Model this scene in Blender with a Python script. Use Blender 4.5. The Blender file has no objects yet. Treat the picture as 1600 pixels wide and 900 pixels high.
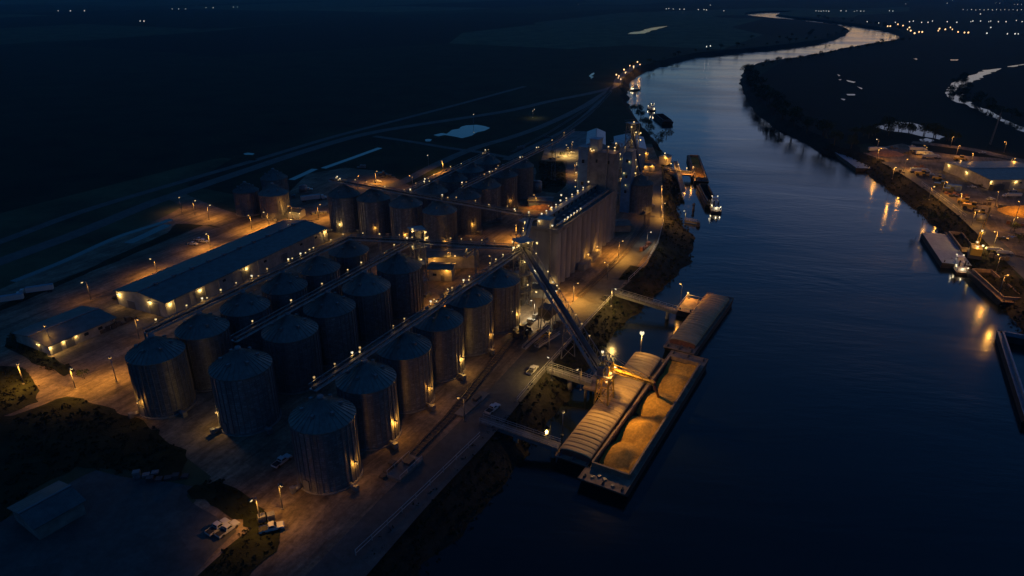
import bpy, math, random
from math import sin, cos, pi, hypot, atan2, radians
from mathutils import Vector, Matrix, noise
from mathutils.geometry import delaunay_2d_cdt

random.seed(11)
R = random.random
def U(a, b): return a + (b - a) * R()

scene = bpy.context.scene
col = scene.collection

# ------------------------------------------------------------------ camera
PITCH, FOC, CAMH = radians(24.0), 1080.0, 90.0
cam_d = bpy.data.cameras.new('camera'); cam = bpy.data.objects.new('camera', cam_d); col.objects.link(cam)
cam.location = (0, 0, CAMH); cam.rotation_euler = (radians(90) - PITCH, 0, 0)
cam_d.sensor_width = 36; cam_d.lens = 36 * FOC / 1600
cam_d.clip_start = 1; cam_d.clip_end = 60000
scene.camera = cam

# ------------------------------------------------------------------ world, sun, exposure
SUN_AZ = radians(28)          # afterglow to the right of the view, far upriver
w = bpy.data.worlds.new('World'); scene.world = w; w.use_nodes = True
nt = w.node_tree; nt.nodes.clear()
sky = nt.nodes.new('ShaderNodeTexSky'); sky.sky_type = 'NISHITA'; sky.sun_disc = False
sky.sun_elevation = radians(0.0); sky.sun_rotation = SUN_AZ; sky.altitude = 60
sky.air_density = 1.0; sky.dust_density = 1.0; sky.ozone_density = 5.0
bg = nt.nodes.new('ShaderNodeBackground'); bg.inputs['Strength'].default_value = 0.15
out = nt.nodes.new('ShaderNodeOutputWorld')
hs = nt.nodes.new('ShaderNodeHueSaturation'); hs.inputs['Saturation'].default_value = 1.0
nt.links.new(sky.outputs[0], hs.inputs['Color']); tm = nt.nodes.new('ShaderNodeMix'); tm.data_type = 'RGBA'; tm.blend_type = 'MULTIPLY'; tm.inputs[0].default_value = 1.0; tm.inputs[7].default_value = (0.80, 1.06, 0.86, 1)
nt.links.new(hs.outputs[0], tm.inputs[6]); nt.links.new(tm.outputs[2], bg.inputs[0]); nt.links.new(bg.outputs[0], out.inputs[0])
sd = bpy.data.lights.new('afterglow_sun', 'SUN'); sd.energy = 0.004; sd.angle = radians(25); sd.color = (1.0, 0.75, 0.6)
so = bpy.data.objects.new('afterglow_sun', sd); col.objects.link(so)
_d = Vector((sin(SUN_AZ) * cos(radians(7)), cos(SUN_AZ) * cos(radians(7)), sin(radians(7))))
so.rotation_euler = _d.to_track_quat('Z', 'Y').to_euler()
vs = scene.view_settings
vs.view_transform = 'Standard'; vs.look = 'None'; vs.gamma = 1; vs.exposure = 1.76; vs.use_curve_mapping = False
scene.render.engine = 'CYCLES'
cy = scene.cycles
cy.max_bounces = 4; cy.diffuse_bounces = 2; cy.glossy_bounces = 2; cy.volume_bounces = 0; cy.transmission_bounces = 2
cy.caustics_reflective = False; cy.caustics_refractive = False
cy.sample_clamp_indirect = 1.0; cy.sample_clamp_direct = 6.0
cy.use_denoising = True; cy.denoiser = 'OPENIMAGEDENOISE'
cy.use_light_tree = True
HAZE = True

# ------------------------------------------------------------------ pixel <-> place (survey of the photograph, 1600x900)
_c, _s = cos(PITCH), sin(PITCH)
def G(u, v, z=0.0):
    a = (u - 800) / FOC; b = -(v - 450) / FOC
    t = (z - CAMH) / (-_s + _c * b)
    return Vector((a * t, (_c + _s * b) * t, z))
def PX(p):
    dz = p[2] - CAMH
    d = p[1] * _c - dz * _s; up = p[1] * _s + dz * _c
    return 800 + FOC * p[0] / d, 450 - FOC * up / d

# ------------------------------------------------------------------ materials
def mat(name, base, rough=0.8, metal=0.0, noise_scale=None, noise_amt=0.3, noise2=None, bump=0.0, bump_scale=None, emit=None, estr=1.0, spec=None, stretch=None):
    m = bpy.data.materials.new(name); m.use_nodes = True
    n = m.node_tree.nodes; L = m.node_tree.links
    p = n['Principled BSDF']
    p.inputs['Base Color'].default_value = (*base, 1); p.inputs['Roughness'].default_value = rough
    p.inputs['Metallic'].default_value = metal
    if spec is not None: p.inputs['Specular IOR Level'].default_value = spec
    if emit:
        p.inputs['Emission Color'].default_value = (*emit, 1); p.inputs['Emission Strength'].default_value = estr
    if noise_scale:
        tc = n.new('ShaderNodeTexCoord'); mp = n.new('ShaderNodeMapping')
        L.new(tc.outputs['Object'], mp.inputs[0])
        if stretch: mp.inputs['Scale'].default_value = stretch
        nz = n.new('ShaderNodeTexNoise'); nz.inputs['Scale'].default_value = noise_scale; nz.inputs['Detail'].default_value = 6
        nz.inputs['Roughness'].default_value = 0.62
        L.new(mp.outputs[0], nz.inputs[0])
        rp = n.new('ShaderNodeValToRGB')
        lo = tuple(max(0, c * (1 - noise_amt)) for c in base); hi = tuple(min(1, c * (1 + noise_amt)) for c in base)
        if noise2: hi = noise2
        rp.color_ramp.elements[0].position = 0.32; rp.color_ramp.elements[0].color = (*lo, 1)
        rp.color_ramp.elements[1].position = 0.68; rp.color_ramp.elements[1].color = (*hi, 1)
        L.new(nz.outputs[0], rp.inputs[0]); L.new(rp.outputs[0], p.inputs['Base Color'])
        if bump:
            nb = n.new('ShaderNodeTexNoise'); nb.inputs['Scale'].default_value = bump_scale or noise_scale * 4; nb.inputs['Detail'].default_value = 5
            L.new(mp.outputs[0], nb.inputs[0])
            bp = n.new('ShaderNodeBump'); bp.inputs['Strength'].default_value = bump; bp.inputs['Distance'].default_value = 0.3
            L.new(nb.outputs[0], bp.inputs['Height']); L.new(bp.outputs[0], p.inputs['Normal'])
    return m

M = {}
def stretched(n, L, ang, scale):
    tc = n.new('ShaderNodeTexCoord'); a = n.new('ShaderNodeMapping'); b = n.new('ShaderNodeMapping')
    a.inputs['Rotation'].default_value = (0, 0, radians(-ang)); b.inputs['Scale'].default_value = scale
    L.new(tc.outputs['Object'], a.inputs[0]); L.new(a.outputs[0], b.inputs[0]); return tc, b
# fields: large parcels + noise
def field_mat():
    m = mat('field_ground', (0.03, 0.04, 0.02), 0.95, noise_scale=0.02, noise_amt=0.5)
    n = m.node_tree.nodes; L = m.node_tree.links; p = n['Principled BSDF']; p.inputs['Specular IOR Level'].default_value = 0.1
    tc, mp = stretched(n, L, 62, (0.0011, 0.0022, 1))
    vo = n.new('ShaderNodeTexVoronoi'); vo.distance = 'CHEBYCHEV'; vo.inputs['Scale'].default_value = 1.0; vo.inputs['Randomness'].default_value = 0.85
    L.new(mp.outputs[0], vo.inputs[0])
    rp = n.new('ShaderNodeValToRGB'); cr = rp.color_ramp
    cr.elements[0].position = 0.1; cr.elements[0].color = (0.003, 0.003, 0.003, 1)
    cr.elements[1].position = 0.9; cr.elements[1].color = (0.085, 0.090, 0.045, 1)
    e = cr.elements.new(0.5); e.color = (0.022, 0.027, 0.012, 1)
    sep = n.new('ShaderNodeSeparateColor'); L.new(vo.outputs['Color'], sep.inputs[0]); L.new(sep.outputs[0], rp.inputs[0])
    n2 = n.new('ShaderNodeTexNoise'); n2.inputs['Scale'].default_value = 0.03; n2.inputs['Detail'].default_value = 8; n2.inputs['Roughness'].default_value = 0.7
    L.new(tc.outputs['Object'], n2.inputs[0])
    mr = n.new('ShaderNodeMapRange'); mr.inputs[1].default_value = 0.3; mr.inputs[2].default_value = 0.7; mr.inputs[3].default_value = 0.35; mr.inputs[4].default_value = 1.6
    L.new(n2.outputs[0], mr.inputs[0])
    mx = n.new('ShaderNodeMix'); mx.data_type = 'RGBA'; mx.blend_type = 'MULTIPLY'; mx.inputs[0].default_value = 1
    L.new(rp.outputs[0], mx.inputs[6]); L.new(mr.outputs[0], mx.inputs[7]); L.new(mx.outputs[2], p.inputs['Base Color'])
    return m
M['field'] = field_mat()
M['bank'] = mat('river_bank_earth', (0.018, 0.016, 0.011), 0.95, noise_scale=0.35, noise_amt=0.6, bump=0.8, bump_scale=1.2, spec=0.15)
M['grass'] = mat('rough_grass', (0.020, 0.023, 0.009), 0.95, noise_scale=0.25, noise_amt=0.5, bump=0.6, bump_scale=2.0, spec=0.1)
M['scrub'] = mat('scrub_leaf', (0.020, 0.022, 0.011), 0.9, noise_scale=0.8, noise_amt=0.5, spec=0.1)
M['yard'] = mat('packed_dirt_yard', (0.19, 0.145, 0.10), 0.9, noise_scale=0.09, noise_amt=0.45, bump=0.4, bump_scale=1.5, stretch=(1, 1, 1), spec=0.2)
def yard_detail(m, rot=27):
    # tyre tracks and damp stains: streaks along the site axis
    n = m.node_tree.nodes; L = m.node_tree.links; p = n['Principled BSDF']
    src = p.inputs['Base Color'].links[0].from_socket
    tc, mp = stretched(n, L, 62.5, (0.045, 0.32, 1))
    a = n.new('ShaderNodeTexNoise'); a.inputs['Scale'].default_value = 1.0; a.inputs['Detail'].default_value = 7; a.inputs['Roughness'].default_value = 0.7; a.inputs['Distortion'].default_value = 0.9
    L.new(mp.outputs[0], a.inputs[0])
    mr = n.new('ShaderNodeMapRange'); mr.inputs[1].default_value = 0.36; mr.inputs[2].default_value = 0.60; mr.inputs[3].default_value = 0.5; mr.inputs[4].default_value = 1.15
    L.new(a.outputs[0], mr.inputs[0])
    mx = n.new('ShaderNodeMix'); mx.data_type = 'RGBA'; mx.blend_type = 'MULTIPLY'; mx.inputs[0].default_value = 1
    L.new(src, mx.inputs[6]); L.new(mr.outputs[0], mx.inputs[7]); L.new(mx.outputs[2], p.inputs['Base Color'])
yard_detail(M['yard'])
def grit(m, lo=.62, sc=.9):
    n = m.node_tree.nodes; L = m.node_tree.links; p = n['Principled BSDF']; src = p.inputs['Base Color'].links[0].from_socket
    tc = n.new('ShaderNodeTexCoord'); nz = n.new('ShaderNodeTexNoise'); nz.inputs['Scale'].default_value = sc; nz.inputs['Detail'].default_value = 9; nz.inputs['Roughness'].default_value = .75; L.new(tc.outputs['Object'], nz.inputs[0])
    vo = n.new('ShaderNodeTexVoronoi'); vo.inputs['Scale'].default_value = .11; L.new(tc.outputs['Object'], vo.inputs[0]); sp = n.new('ShaderNodeSeparateColor'); L.new(vo.outputs['Color'], sp.inputs[0])
    a = n.new('ShaderNodeMapRange'); a.inputs[1].default_value = .35; a.inputs[2].default_value = .62; a.inputs[3].default_value = lo; a.inputs[4].default_value = 1.2; L.new(nz.outputs[0], a.inputs[0])
    b = n.new('ShaderNodeMapRange'); b.inputs[3].default_value = .8; b.inputs[4].default_value = 1.12; L.new(sp.outputs[0], b.inputs[0])
    mu = n.new('ShaderNodeMath'); mu.operation = 'MULTIPLY'; L.new(a.outputs[0], mu.inputs[0]); L.new(b.outputs[0], mu.inputs[1])
    mx = n.new('ShaderNodeMix'); mx.data_type = 'RGBA'; mx.blend_type = 'MULTIPLY'; mx.inputs[0].default_value = 1
    L.new(src, mx.inputs[6]); L.new(mu.outputs[0], mx.inputs[7]); L.new(mx.outputs[2], p.inputs['Base Color'])
grit(M['yard'])
M['concrete_slab'] = mat('weathered_concrete', (0.13, 0.125, 0.115), 0.85, noise_scale=0.12, noise_amt=0.3)
yard_detail(M['concrete_slab'])
M['asphalt'] = mat('pale_asphalt', (0.062, 0.060, 0.054), 0.8, noise_scale=0.2, noise_amt=0.3)
grit(M['asphalt'], .7, .6)
M['rail'] = mat('rail_steel', (0.12, 0.10, 0.09), 0.5, 0.7)
M['sleeper'] = mat('dark_ballast', (0.05, 0.045, 0.04), 0.95, noise_scale=2.0, noise_amt=0.5)
M['line'] = mat('fence_steel', (0.34, 0.34, 0.34), 0.55, 0.3)
def metal_sheet(name, base, rough, sx, axis_cyl=True, metal=0.55):
    m = mat(name, base, rough, metal, noise_scale=0.5, noise_amt=0.28)
    n = m.node_tree.nodes; L = m.node_tree.links; p = n['Principled BSDF']
    tc = n.new('ShaderNodeTexCoord'); wv = n.new('ShaderNodeTexWave'); wv.wave_type = 'BANDS'; wv.bands_direction = 'Z' if axis_cyl else 'X'
    wv.inputs['Scale'].default_value = sx; wv.inputs['Distortion'].default_value = 0
    L.new(tc.outputs['Object'], wv.inputs[0])
    bp = n.new('ShaderNodeBump'); bp.inputs['Strength'].default_value = 0.35; bp.inputs['Distance'].default_value = 0.05
    L.new(wv.outputs['Fac'], bp.inputs['Height']); L.new(bp.outputs[0], p.inputs['Normal'])
    return m
def bin_wall_mat():
    # curved sheets: rings of panels of slightly different tarnish
    m = metal_sheet('galvanised_bin_wall', (0.24, 0.24, 0.245), 0.45, 1.6, metal=0.4)
    n = m.node_tree.nodes; L = m.node_tree.links; p = n['Principled BSDF']
    tc = n.new('ShaderNodeTexCoord'); sp = n.new('ShaderNodeSeparateXYZ'); L.new(tc.outputs['Object'], sp.inputs[0])
    at = n.new('ShaderNodeMath'); at.operation = 'ARCTAN2'; L.new(sp.outputs[1], at.inputs[0]); L.new(sp.outputs[0], at.inputs[1])
    cx = n.new('ShaderNodeCombineXYZ')
    m1 = n.new('ShaderNodeMath'); m1.operation = 'MULTIPLY'; m1.inputs[1].default_value = 6.0; L.new(at.outputs[0], m1.inputs[0]); L.new(m1.outputs[0], cx.inputs[0])
    L.new(sp.outputs[2], cx.inputs[1])
    br = n.new('ShaderNodeTexBrick'); br.inputs['Scale'].default_value = 0.5; br.inputs['Mortar Size'].default_value = 0.012
    br.inputs['Color1'].default_value = (0.65, 0.65, 0.65, 1); br.inputs['Color2'].default_value = (1.1, 1.1, 1.12, 1); br.inputs['Mortar'].default_value = (0.35, 0.33, 0.3, 1)
    L.new(cx.outputs[0], br.inputs[0])
    src = p.inputs['Base Color'].links[0].from_socket
    mx = n.new('ShaderNodeMix'); mx.data_type = 'RGBA'; mx.blend_type = 'MULTIPLY'; mx.inputs[0].default_value = 1
    L.new(src, mx.inputs[6]); L.new(br.outputs[0], mx.inputs[7]); L.new(mx.outputs[2], p.inputs['Base Color'])
    return m
M['binwall'] = bin_wall_mat()
def obj_tint(m, lo=0.72, hi=1.2):
    n = m.node_tree.nodes; L = m.node_tree.links; p = n['Principled BSDF']; src = p.inputs['Base Color'].links[0].from_socket
    oi = n.new('ShaderNodeObjectInfo'); mr = n.new('ShaderNodeMapRange'); mr.inputs[3].default_value = lo; mr.inputs[4].default_value = hi
    L.new(oi.outputs['Random'], mr.inputs[0]); mx = n.new('ShaderNodeMix'); mx.data_type = 'RGBA'; mx.blend_type = 'MULTIPLY'; mx.inputs[0].default_value = 1
    L.new(src, mx.inputs[6]); L.new(mr.outputs[0], mx.inputs[7]); L.new(mx.outputs[2], p.inputs['Base Color'])
    # run-down stains
    tc = n.new('ShaderNodeTexCoord'); va = n.new('ShaderNodeVectorMath'); va.operation = 'ADD'; cm = n.new('ShaderNodeCombineXYZ'); ml = n.new('ShaderNodeMath'); ml.operation = 'MULTIPLY'; ml.inputs[1].default_value = 40
    L.new(oi.outputs['Random'], ml.inputs[0]); L.new(ml.outputs[0], cm.inputs[0]); L.new(ml.outputs[0], cm.inputs[1])
    L.new(tc.outputs['Object'], va.inputs[0]); L.new(cm.outputs[0], va.inputs[1])
    mp = n.new('ShaderNodeMapping'); mp.inputs['Scale'].default_value = (1.6, 1.6, 0.35); L.new(va.outputs[0], mp.inputs[0])
    nz = n.new('ShaderNodeTexNoise'); nz.inputs['Scale'].default_value = 1.0; nz.inputs['Detail'].default_value = 5; L.new(mp.outputs[0], nz.inputs[0])
    rp = n.new('ShaderNodeValToRGB'); rp.color_ramp.elements[0].position = .38; rp.color_ramp.elements[0].color = (.50, .46, .42, 1); rp.color_ramp.elements[1].position = .58; rp.color_ramp.elements[1].color = (1, 1, 1, 1)
    L.new(nz.outputs[0], rp.inputs[0]); m2 = n.new('ShaderNodeMix'); m2.data_type = 'RGBA'; m2.blend_type = 'MULTIPLY'; m2.inputs[0].default_value = .22
    L.new(mx.outputs[2], m2.inputs[6]); L.new(rp.outputs[0], m2.inputs[7]); L.new(m2.outputs[2], p.inputs['Base Color'])
obj_tint(M['binwall'])
M['stiff'] = mat('galvanised_stiffener', (0.17, 0.17, 0.18), 0.6, 0.4)
M['binroof'] = mat('galvanised_bin_roof', (0.15, 0.155, 0.14), 0.5, 0.4, noise_scale=0.6, noise_amt=0.25)
obj_tint(M['binroof'], .8, 1.2)
M['roofsheet'] = metal_sheet('ribbed_roof_sheet', (0.10, 0.115, 0.11), 0.55, 0.9, False)
M['wallsheet'] = metal_sheet('ribbed_wall_sheet', (0.30, 0.28, 0.24), 0.7, 1.2, False, 0.0)
M['towerblue'] = metal_sheet('blue_tower_sheet', (0.10, 0.21, 0.33), 0.5, 1.0, False, 0.2)
M['shinyroof'] = mat('bare_aluminium_roof', (0.24, 0.27, 0.31), 0.45, 0.7, noise_scale=0.3, noise_amt=0.1)
M['bluesheet'] = metal_sheet('blue_grey_sheet', (0.15, 0.21, 0.27), 0.55, 1.0, False, 0.2)
M['conc'] = mat('slipform_concrete', (0.20, 0.195, 0.195), 0.9, noise_scale=0.25, noise_amt=0.3, stretch=(1, 1, 0.25), bump=0.2)
M['concdark'] = mat('stained_concrete', (0.17, 0.16, 0.145), 0.9, noise_scale=0.4, noise_amt=0.4)
M['steel'] = mat('galvanised_steel', (0.19, 0.19, 0.195), 0.55, 0.5, noise_scale=1.5, noise_amt=0.25)
M['darksteel'] = mat('dark_painted_steel', (0.05, 0.05, 0.055), 0.6, 0.3)
M['door'] = mat('grey_door', (0.12, 0.12, 0.12), 0.6)
M['glass'] = mat('dark_window_glass', (0.02, 0.025, 0.03), 0.08)
M['hull'] = mat('rusty_black_hull', (0.035, 0.028, 0.025), 0.6, 0.2, noise_scale=0.6, noise_amt=0.6)
M['deck'] = mat('rusty_deck_plate', (0.20, 0.14, 0.10), 0.75, 0.1, noise_scale=0.5, noise_amt=0.45)
M['redrust'] = mat('red_brown_coaming', (0.13, 0.05, 0.035), 0.7, 0.1, noise_scale=0.9, noise_amt=0.4)
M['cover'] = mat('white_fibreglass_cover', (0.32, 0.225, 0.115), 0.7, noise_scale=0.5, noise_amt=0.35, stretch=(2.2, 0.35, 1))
M['grain'] = mat('yellow_corn', (0.52, 0.29, 0.065), 0.95, noise_scale=1.6, noise_amt=0.30, bump=0.5, bump_scale=6, spec=0.1)
M['wpaint'] = mat('white_boat_paint', (0.62, 0.62, 0.60), 0.5, noise_scale=0.8, noise_amt=0.15)
M['vwhite'] = mat('white_car_paint', (0.42, 0.42, 0.42), 0.3)
M['vdark'] = mat('dark_car_paint', (0.03, 0.03, 0.035), 0.3)
M['vred'] = mat('red_car_paint', (0.22, 0.03, 0.02), 0.35)
M['vyellow'] = mat('yellow_machine_paint', (0.45, 0.28, 0.03), 0.5)
M['tyre'] = mat('tyre_rubber', (0.02, 0.02, 0.02), 0.9)
M['wood'] = mat('tarred_timber', (0.09, 0.07, 0.05), 0.9, noise_scale=2, noise_amt=0.4)
M['bark'] = mat('bark', (0.05, 0.04, 0.03), 0.9)
M['leaf'] = mat('dark_leaf', (0.032, 0.042, 0.018), 0.85, noise_scale=0.5, noise_amt=0.5, spec=0.15)
M['leafpale'] = mat('pale_leaf', (0.10, 0.11, 0.08), 0.85, noise_scale=0.5, noise_amt=0.3, spec=0.15)
M['pile'] = mat('brown_spoil', (0.24, 0.12, 0.07), 0.95, noise_scale=0.8, noise_amt=0.5)
M['bulb_d'] = mat('lit_dim_globe', (0.8, 0.6, 0.3), 0.5, emit=(1.0, 0.62, 0.22), estr=0.16)
M['bulb_y'] = mat('lit_sodium_globe', (0.8, 0.7, 0.4), 0.5, emit=(1.0, 0.72, 0.30), estr=0.33)
M['bulb_w'] = mat('lit_white_globe', (0.8, 0.8, 0.7), 0.5, emit=(1.0, 0.86, 0.55), estr=0.31)
M['bulb_o'] = mat('lit_orange_globe', (0.8, 0.6, 0.3), 0.5, emit=(1.0, 0.55, 0.16), estr=0.31)
M['bulb_far_w'] = mat('lit_far_white_lantern', (0.8, 0.8, 0.8), 0.5, emit=(0.85, 0.86, 0.74), estr=0.40)
M['bulb_far_o'] = mat('lit_far_orange_lantern', (0.8, 0.6, 0.4), 0.5, emit=(1.0, 0.62, 0.28), estr=0.62)
M['litwin'] = mat('lit_window', (0.8, 0.7, 0.4), 0.5, emit=(1.0, 0.62, 0.22), estr=0.15)
for k in ('bulb_d', 'bulb_far_w', 'bulb_far_o', 'bulb_y', 'bulb_w', 'bulb_o'):
    M[k].cycles.emission_sampling = 'NONE'
def water_mat():
    m = bpy.data.materials.new('river_water'); m.use_nodes = True
    n = m.node_tree.nodes; L = m.node_tree.links; p = n['Principled BSDF']
    p.inputs['Base Color'].default_value = (0.005, 0.008, 0.008, 1); p.inputs['IOR'].default_value = 1.33
    p.inputs['Roughness'].default_value = 0.10
    tc, mp = stretched(n, L, -10, (0.35, 1.0, 1))
    a = n.new('ShaderNodeTexNoise'); a.inputs['Scale'].default_value = 0.55; a.inputs['Detail'].default_value = 5; a.inputs['Roughness'].default_value = 0.6
    b = n.new('ShaderNodeTexNoise'); b.inputs['Scale'].default_value = 0.035; b.inputs['Detail'].default_value = 4; b.inputs['Distortion'].default_value = 1.0
    L.new(mp.outputs[0], a.inputs[0]); L.new(mp.outputs[0], b.inputs[0])
    # patches of calmer and rougher water
    mr = n.new('ShaderNodeMapRange'); mr.inputs[1].default_value = 0.38; mr.inputs[2].default_value = 0.62; mr.inputs[3].default_value = 0.15; mr.inputs[4].default_value = 1.3
    L.new(b.outputs[0], mr.inputs[0])
    mu = n.new('ShaderNodeMath'); mu.operation = 'MULTIPLY'; L.new(a.outputs[0], mu.inputs[0]); L.new(mr.outputs[0], mu.inputs[1])
    ad = n.new('ShaderNodeMath'); ad.operation = 'MULTIPLY_ADD'; L.new(b.outputs[0], ad.inputs[0]); ad.inputs[1].default_value = 1.2; L.new(mu.outputs[0], ad.inputs[2])
    c3 = n.new('ShaderNodeTexNoise'); c3.inputs['Scale'].default_value = 0.011; c3.inputs['Detail'].default_value = 5; c3.inputs['Distortion'].default_value = 1.6; L.new(mp.outputs[0], c3.inputs[0])
    r3 = n.new('ShaderNodeMapRange'); r3.inputs[1].default_value = 0.4; r3.inputs[2].default_value = 0.6; r3.inputs[3].default_value = 0.04; r3.inputs[4].default_value = 0.2; L.new(c3.outputs[0], r3.inputs[0]); L.new(r3.outputs[0], p.inputs['Roughness'])
    bp = n.new('ShaderNodeBump'); bp.inputs['Strength'].default_value = 0.5; bp.inputs['Distance'].default_value = 0.15
    L.new(ad.outputs[0], bp.inputs['Height']); L.new(bp.outputs[0], p.inputs['Normal'])
    return m
M['water'] = water_mat()
M['pond'] = mat('still_water', (0.003, 0.006, 0.008), 0.03); M['pond'].node_tree.nodes['Principled BSDF'].inputs['IOR'].default_value = 1.33

# ------------------------------------------------------------------ mesh builder
class MB:
    def __init__(s): s.v = []; s.f = []; s.m = []; s.smooth = []
    def add(s, vs, fs, mi=0, sm=False):
        b = len(s.v); s.v += [tuple(x) for x in vs]
        for f in fs: s.f.append(tuple(b + i for i in f)); s.m.append(mi); s.smooth.append(sm)
        return s
    def box(s, c, d, rz=0.0, mi=0):
        hx, hy, hz = d[0] / 2, d[1] / 2, d[2] / 2; ca, sa = cos(rz), sin(rz); V = []
        for z in (-hz, hz):
            for x, y in ((-hx, -hy), (hx, -hy), (hx, hy), (-hx, hy)):
                V.append((c[0] + x * ca - y * sa, c[1] + x * sa + y * ca, c[2] + z))
        return s.add(V, [(3, 2, 1, 0), (4, 5, 6, 7), (0, 1, 5, 4), (1, 2, 6, 5), (2, 3, 7, 6), (3, 0, 4, 7)], mi)
    def bar(s, a, b, wd, ht=None, mi=0):
        ht = wd if ht is None else ht
        a = Vector(a); b = Vector(b); d = (b - a)
        if d.length < 1e-6: return s
        d.normalize(); up = Vector((0, 0, 1)) if abs(d.z) < 0.95 else Vector((1, 0, 0))
        x = d.cross(up).normalized() * (wd / 2); y = x.cross(d).normalized() * (ht / 2)
        V = [p + q for p in (a, b) for q in (-x - y, x - y, x + y, -x + y)]
        return s.add(V, [(3, 2, 1, 0), (4, 5, 6, 7), (0, 1, 5, 4), (1, 2, 6, 5), (2, 3, 7, 6), (3, 0, 4, 7)], mi)
    def cyl(s, a, b, r0, r1=None, n=12, mi=0, caps=True, sm=True):
        r1 = r0 if r1 is None else r1
        a = Vector(a); b = Vector(b); d = (b - a).normalized(); up = Vector((0, 0, 1)) if abs(d.z) < 0.95 else Vector((1, 0, 0))
        x = d.cross(up).normalized(); y = d.cross(x)
        V = []
        for p, r in ((a, r0), (b, r1)):
            for i in range(n):
                t = 2 * pi * i / n; V.append(p + x * (cos(t) * r) + y * (sin(t) * r))
        s.add(V, [((i + 1) % n, i, n + i, n + (i + 1) % n) for i in range(n)], mi, sm)
        if caps:
            k = len(s.v) - 2 * n
            s.f.append(tuple(k + i for i in range(n))); s.m.append(mi); s.smooth.append(False)
            s.f.append(tuple(k + n + n - 1 - i for i in range(n))); s.m.append(mi); s.smooth.append(False)
        return s
    def prism(s, poly, z0, z1, mi=0, bottom=True):
        n = len(poly); V = [(p[0], p[1], z0) for p in poly] + [(p[0], p[1], z1) for p in poly]
        F = [(i, (i + 1) % n, n + (i + 1) % n, n + i) for i in range(n)] + [tuple(n + i for i in range(n))]
        if bottom: F.append(tuple(range(n))[::-1])
        return s.add(V, F, mi)
    def ball(s, c, r, mi=0, nu=8, nv=5, sz=1.0, sm=True):
        V = []
        for j in range(1, nv):
            ph = pi * j / nv
            for i in range(nu): V.append((c[0] + r * sin(ph) * cos(2 * pi * i / nu), c[1] + r * sin(ph) * sin(2 * pi * i / nu), c[2] + r * sz * cos(ph)))
        V += [(c[0], c[1], c[2] + r * sz), (c[0], c[1], c[2] - r * sz)]; T = len(V) - 2; B = T + 1; F = []
        for j in range(nv - 2):
            for i in range(nu): F.append((j * nu + i, (j + 1) * nu + i, (j + 1) * nu + (i + 1) % nu, j * nu + (i + 1) % nu))
        for i in range(nu): F.append((T, i, (i + 1) % nu)); F.append((B, (nv - 2) * nu + (i + 1) % nu, (nv - 2) * nu + i))
        return s.add(V, F, mi, sm)
    def build(s, name, m, parent=None, loc=None):
        me = bpy.data.meshes.new(name); me.from_pydata(s.v, [], s.f)
        ms = m if isinstance(m, (list, tuple)) else [m]
        for x in ms: me.materials.append(M[x] if isinstance(x, str) else x)
        me.polygons.foreach_set('material_index', s.m); me.polygons.foreach_set('use_smooth', s.smooth)
        me.update()
        o = bpy.data.objects.new(name, me); col.objects.link(o)
        if parent: o.parent = parent
        if loc is not None: o.location = loc
        return o

def tag(o, label=None, cat=None, group=None, kind=None):
    if label: o['label'] = label
    if cat: o['category'] = cat
    if group: o['group'] = group
    if kind: o['kind'] = kind
    return o
def thing(name, label, cat, loc=(0, 0, 0), rz=0.0, group=None):
    o = bpy.data.objects.new(name, None); col.objects.link(o); o.location = loc; o.rotation_euler = (0, 0, rz); o.empty_display_size = 0.1
    return tag(o, label, cat, group)
def copy_tree(o, parent=None):
    c = o.copy(); col.objects.link(c)
    if parent: c.parent = parent
    for ch in o.children: copy_tree(ch, c)
    return c
def dup(o, loc, rz, label, group=None):
    c = copy_tree(o); c.location = loc; c.rotation_euler = (0, 0, rz); c['label'] = label
    if group: c['group'] = group
    return c
SOD, YEL, WHT = (1.0, 0.43, 0.06), (1.0, 0.60, 0.16), (1.0, 0.82, 0.50)
LK = 3.0
def lamp_light(parent, loc, power, color=SOD, radius=0.25, spot=None, target=None):
    d = bpy.data.lights.new('lamp_light', 'SPOT' if spot else 'POINT'); d.energy = power * LK; d.color = color; d.shadow_soft_size = radius
    o = bpy.data.objects.new('lamp_light', d); col.objects.link(o); o.parent = parent; o.location = loc
    if spot:
        d.spot_size = radians(spot); d.spot_blend = 0.6
        o.rotation_euler = (Vector(target) - Vector(loc)).to_track_quat('-Z', 'Y').to_euler()
    return o

# ------------------------------------------------------------------ setting: river outline
# (px u, px v, bank width m) of the top of the bank; left bank near -> far, right bank far -> near
LB = [(520,900,9),(545,878,9),(640,790,9),(745,690,9),(790,640,9),(835,595,8),(870,560,7),(905,520,7),(955,465,7),(985,440,8),(1010,415,9),(1030,380,13),(1038,350,13),(1037,330,8),(1036,310,7),
      (1036,285,8),(1035,262,7),(1034,240,5),(1020,222,5),(1003,200,6),(985,178,6),(973,160,6),(970,140,6),(976,122,6),(990,108,8),(1010,100,8),(1045,91,8),(1090,82,8),(1140,77,8),(1200,72,8),(1250,66,8),(1290,60,8),(1316,50,8),(1322,44,8)]
FB = [(1310,39,8),(1270,34,8),(1235,30,8),(1210,28,8),(1180,25,8),(1163,22.5,8),(1165,19.0,8),(1200,16.5,8),(1245,16.8,8),(1222,19,8),(1216,22,8),(1235,25,8),(1280,30,8),(1330,36,8),(1380,43,8),(1408,49,8),(1415,56,8),(1400,62,8),(1365,67,8)]
RB = [(1340,71,8),(1300,79,8),(1260,87,8),(1215,93,8),(1190,97,8),(1174,106,8),(1169,122,8),(1180,145,8),(1197,165,8),(1217,181,8),(1252,199,8),(1285,215,8),(1312,229,7),(1350,240,8),(1378,252,11),(1440,290,12),(1508,342,9),(1545,383,8),(1575,410,8),(1612,450,8),(1660,520,8),(1720,660,8)]
pts = [(G(u, v), b) for u, v, b in LB + FB + RB]
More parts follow.
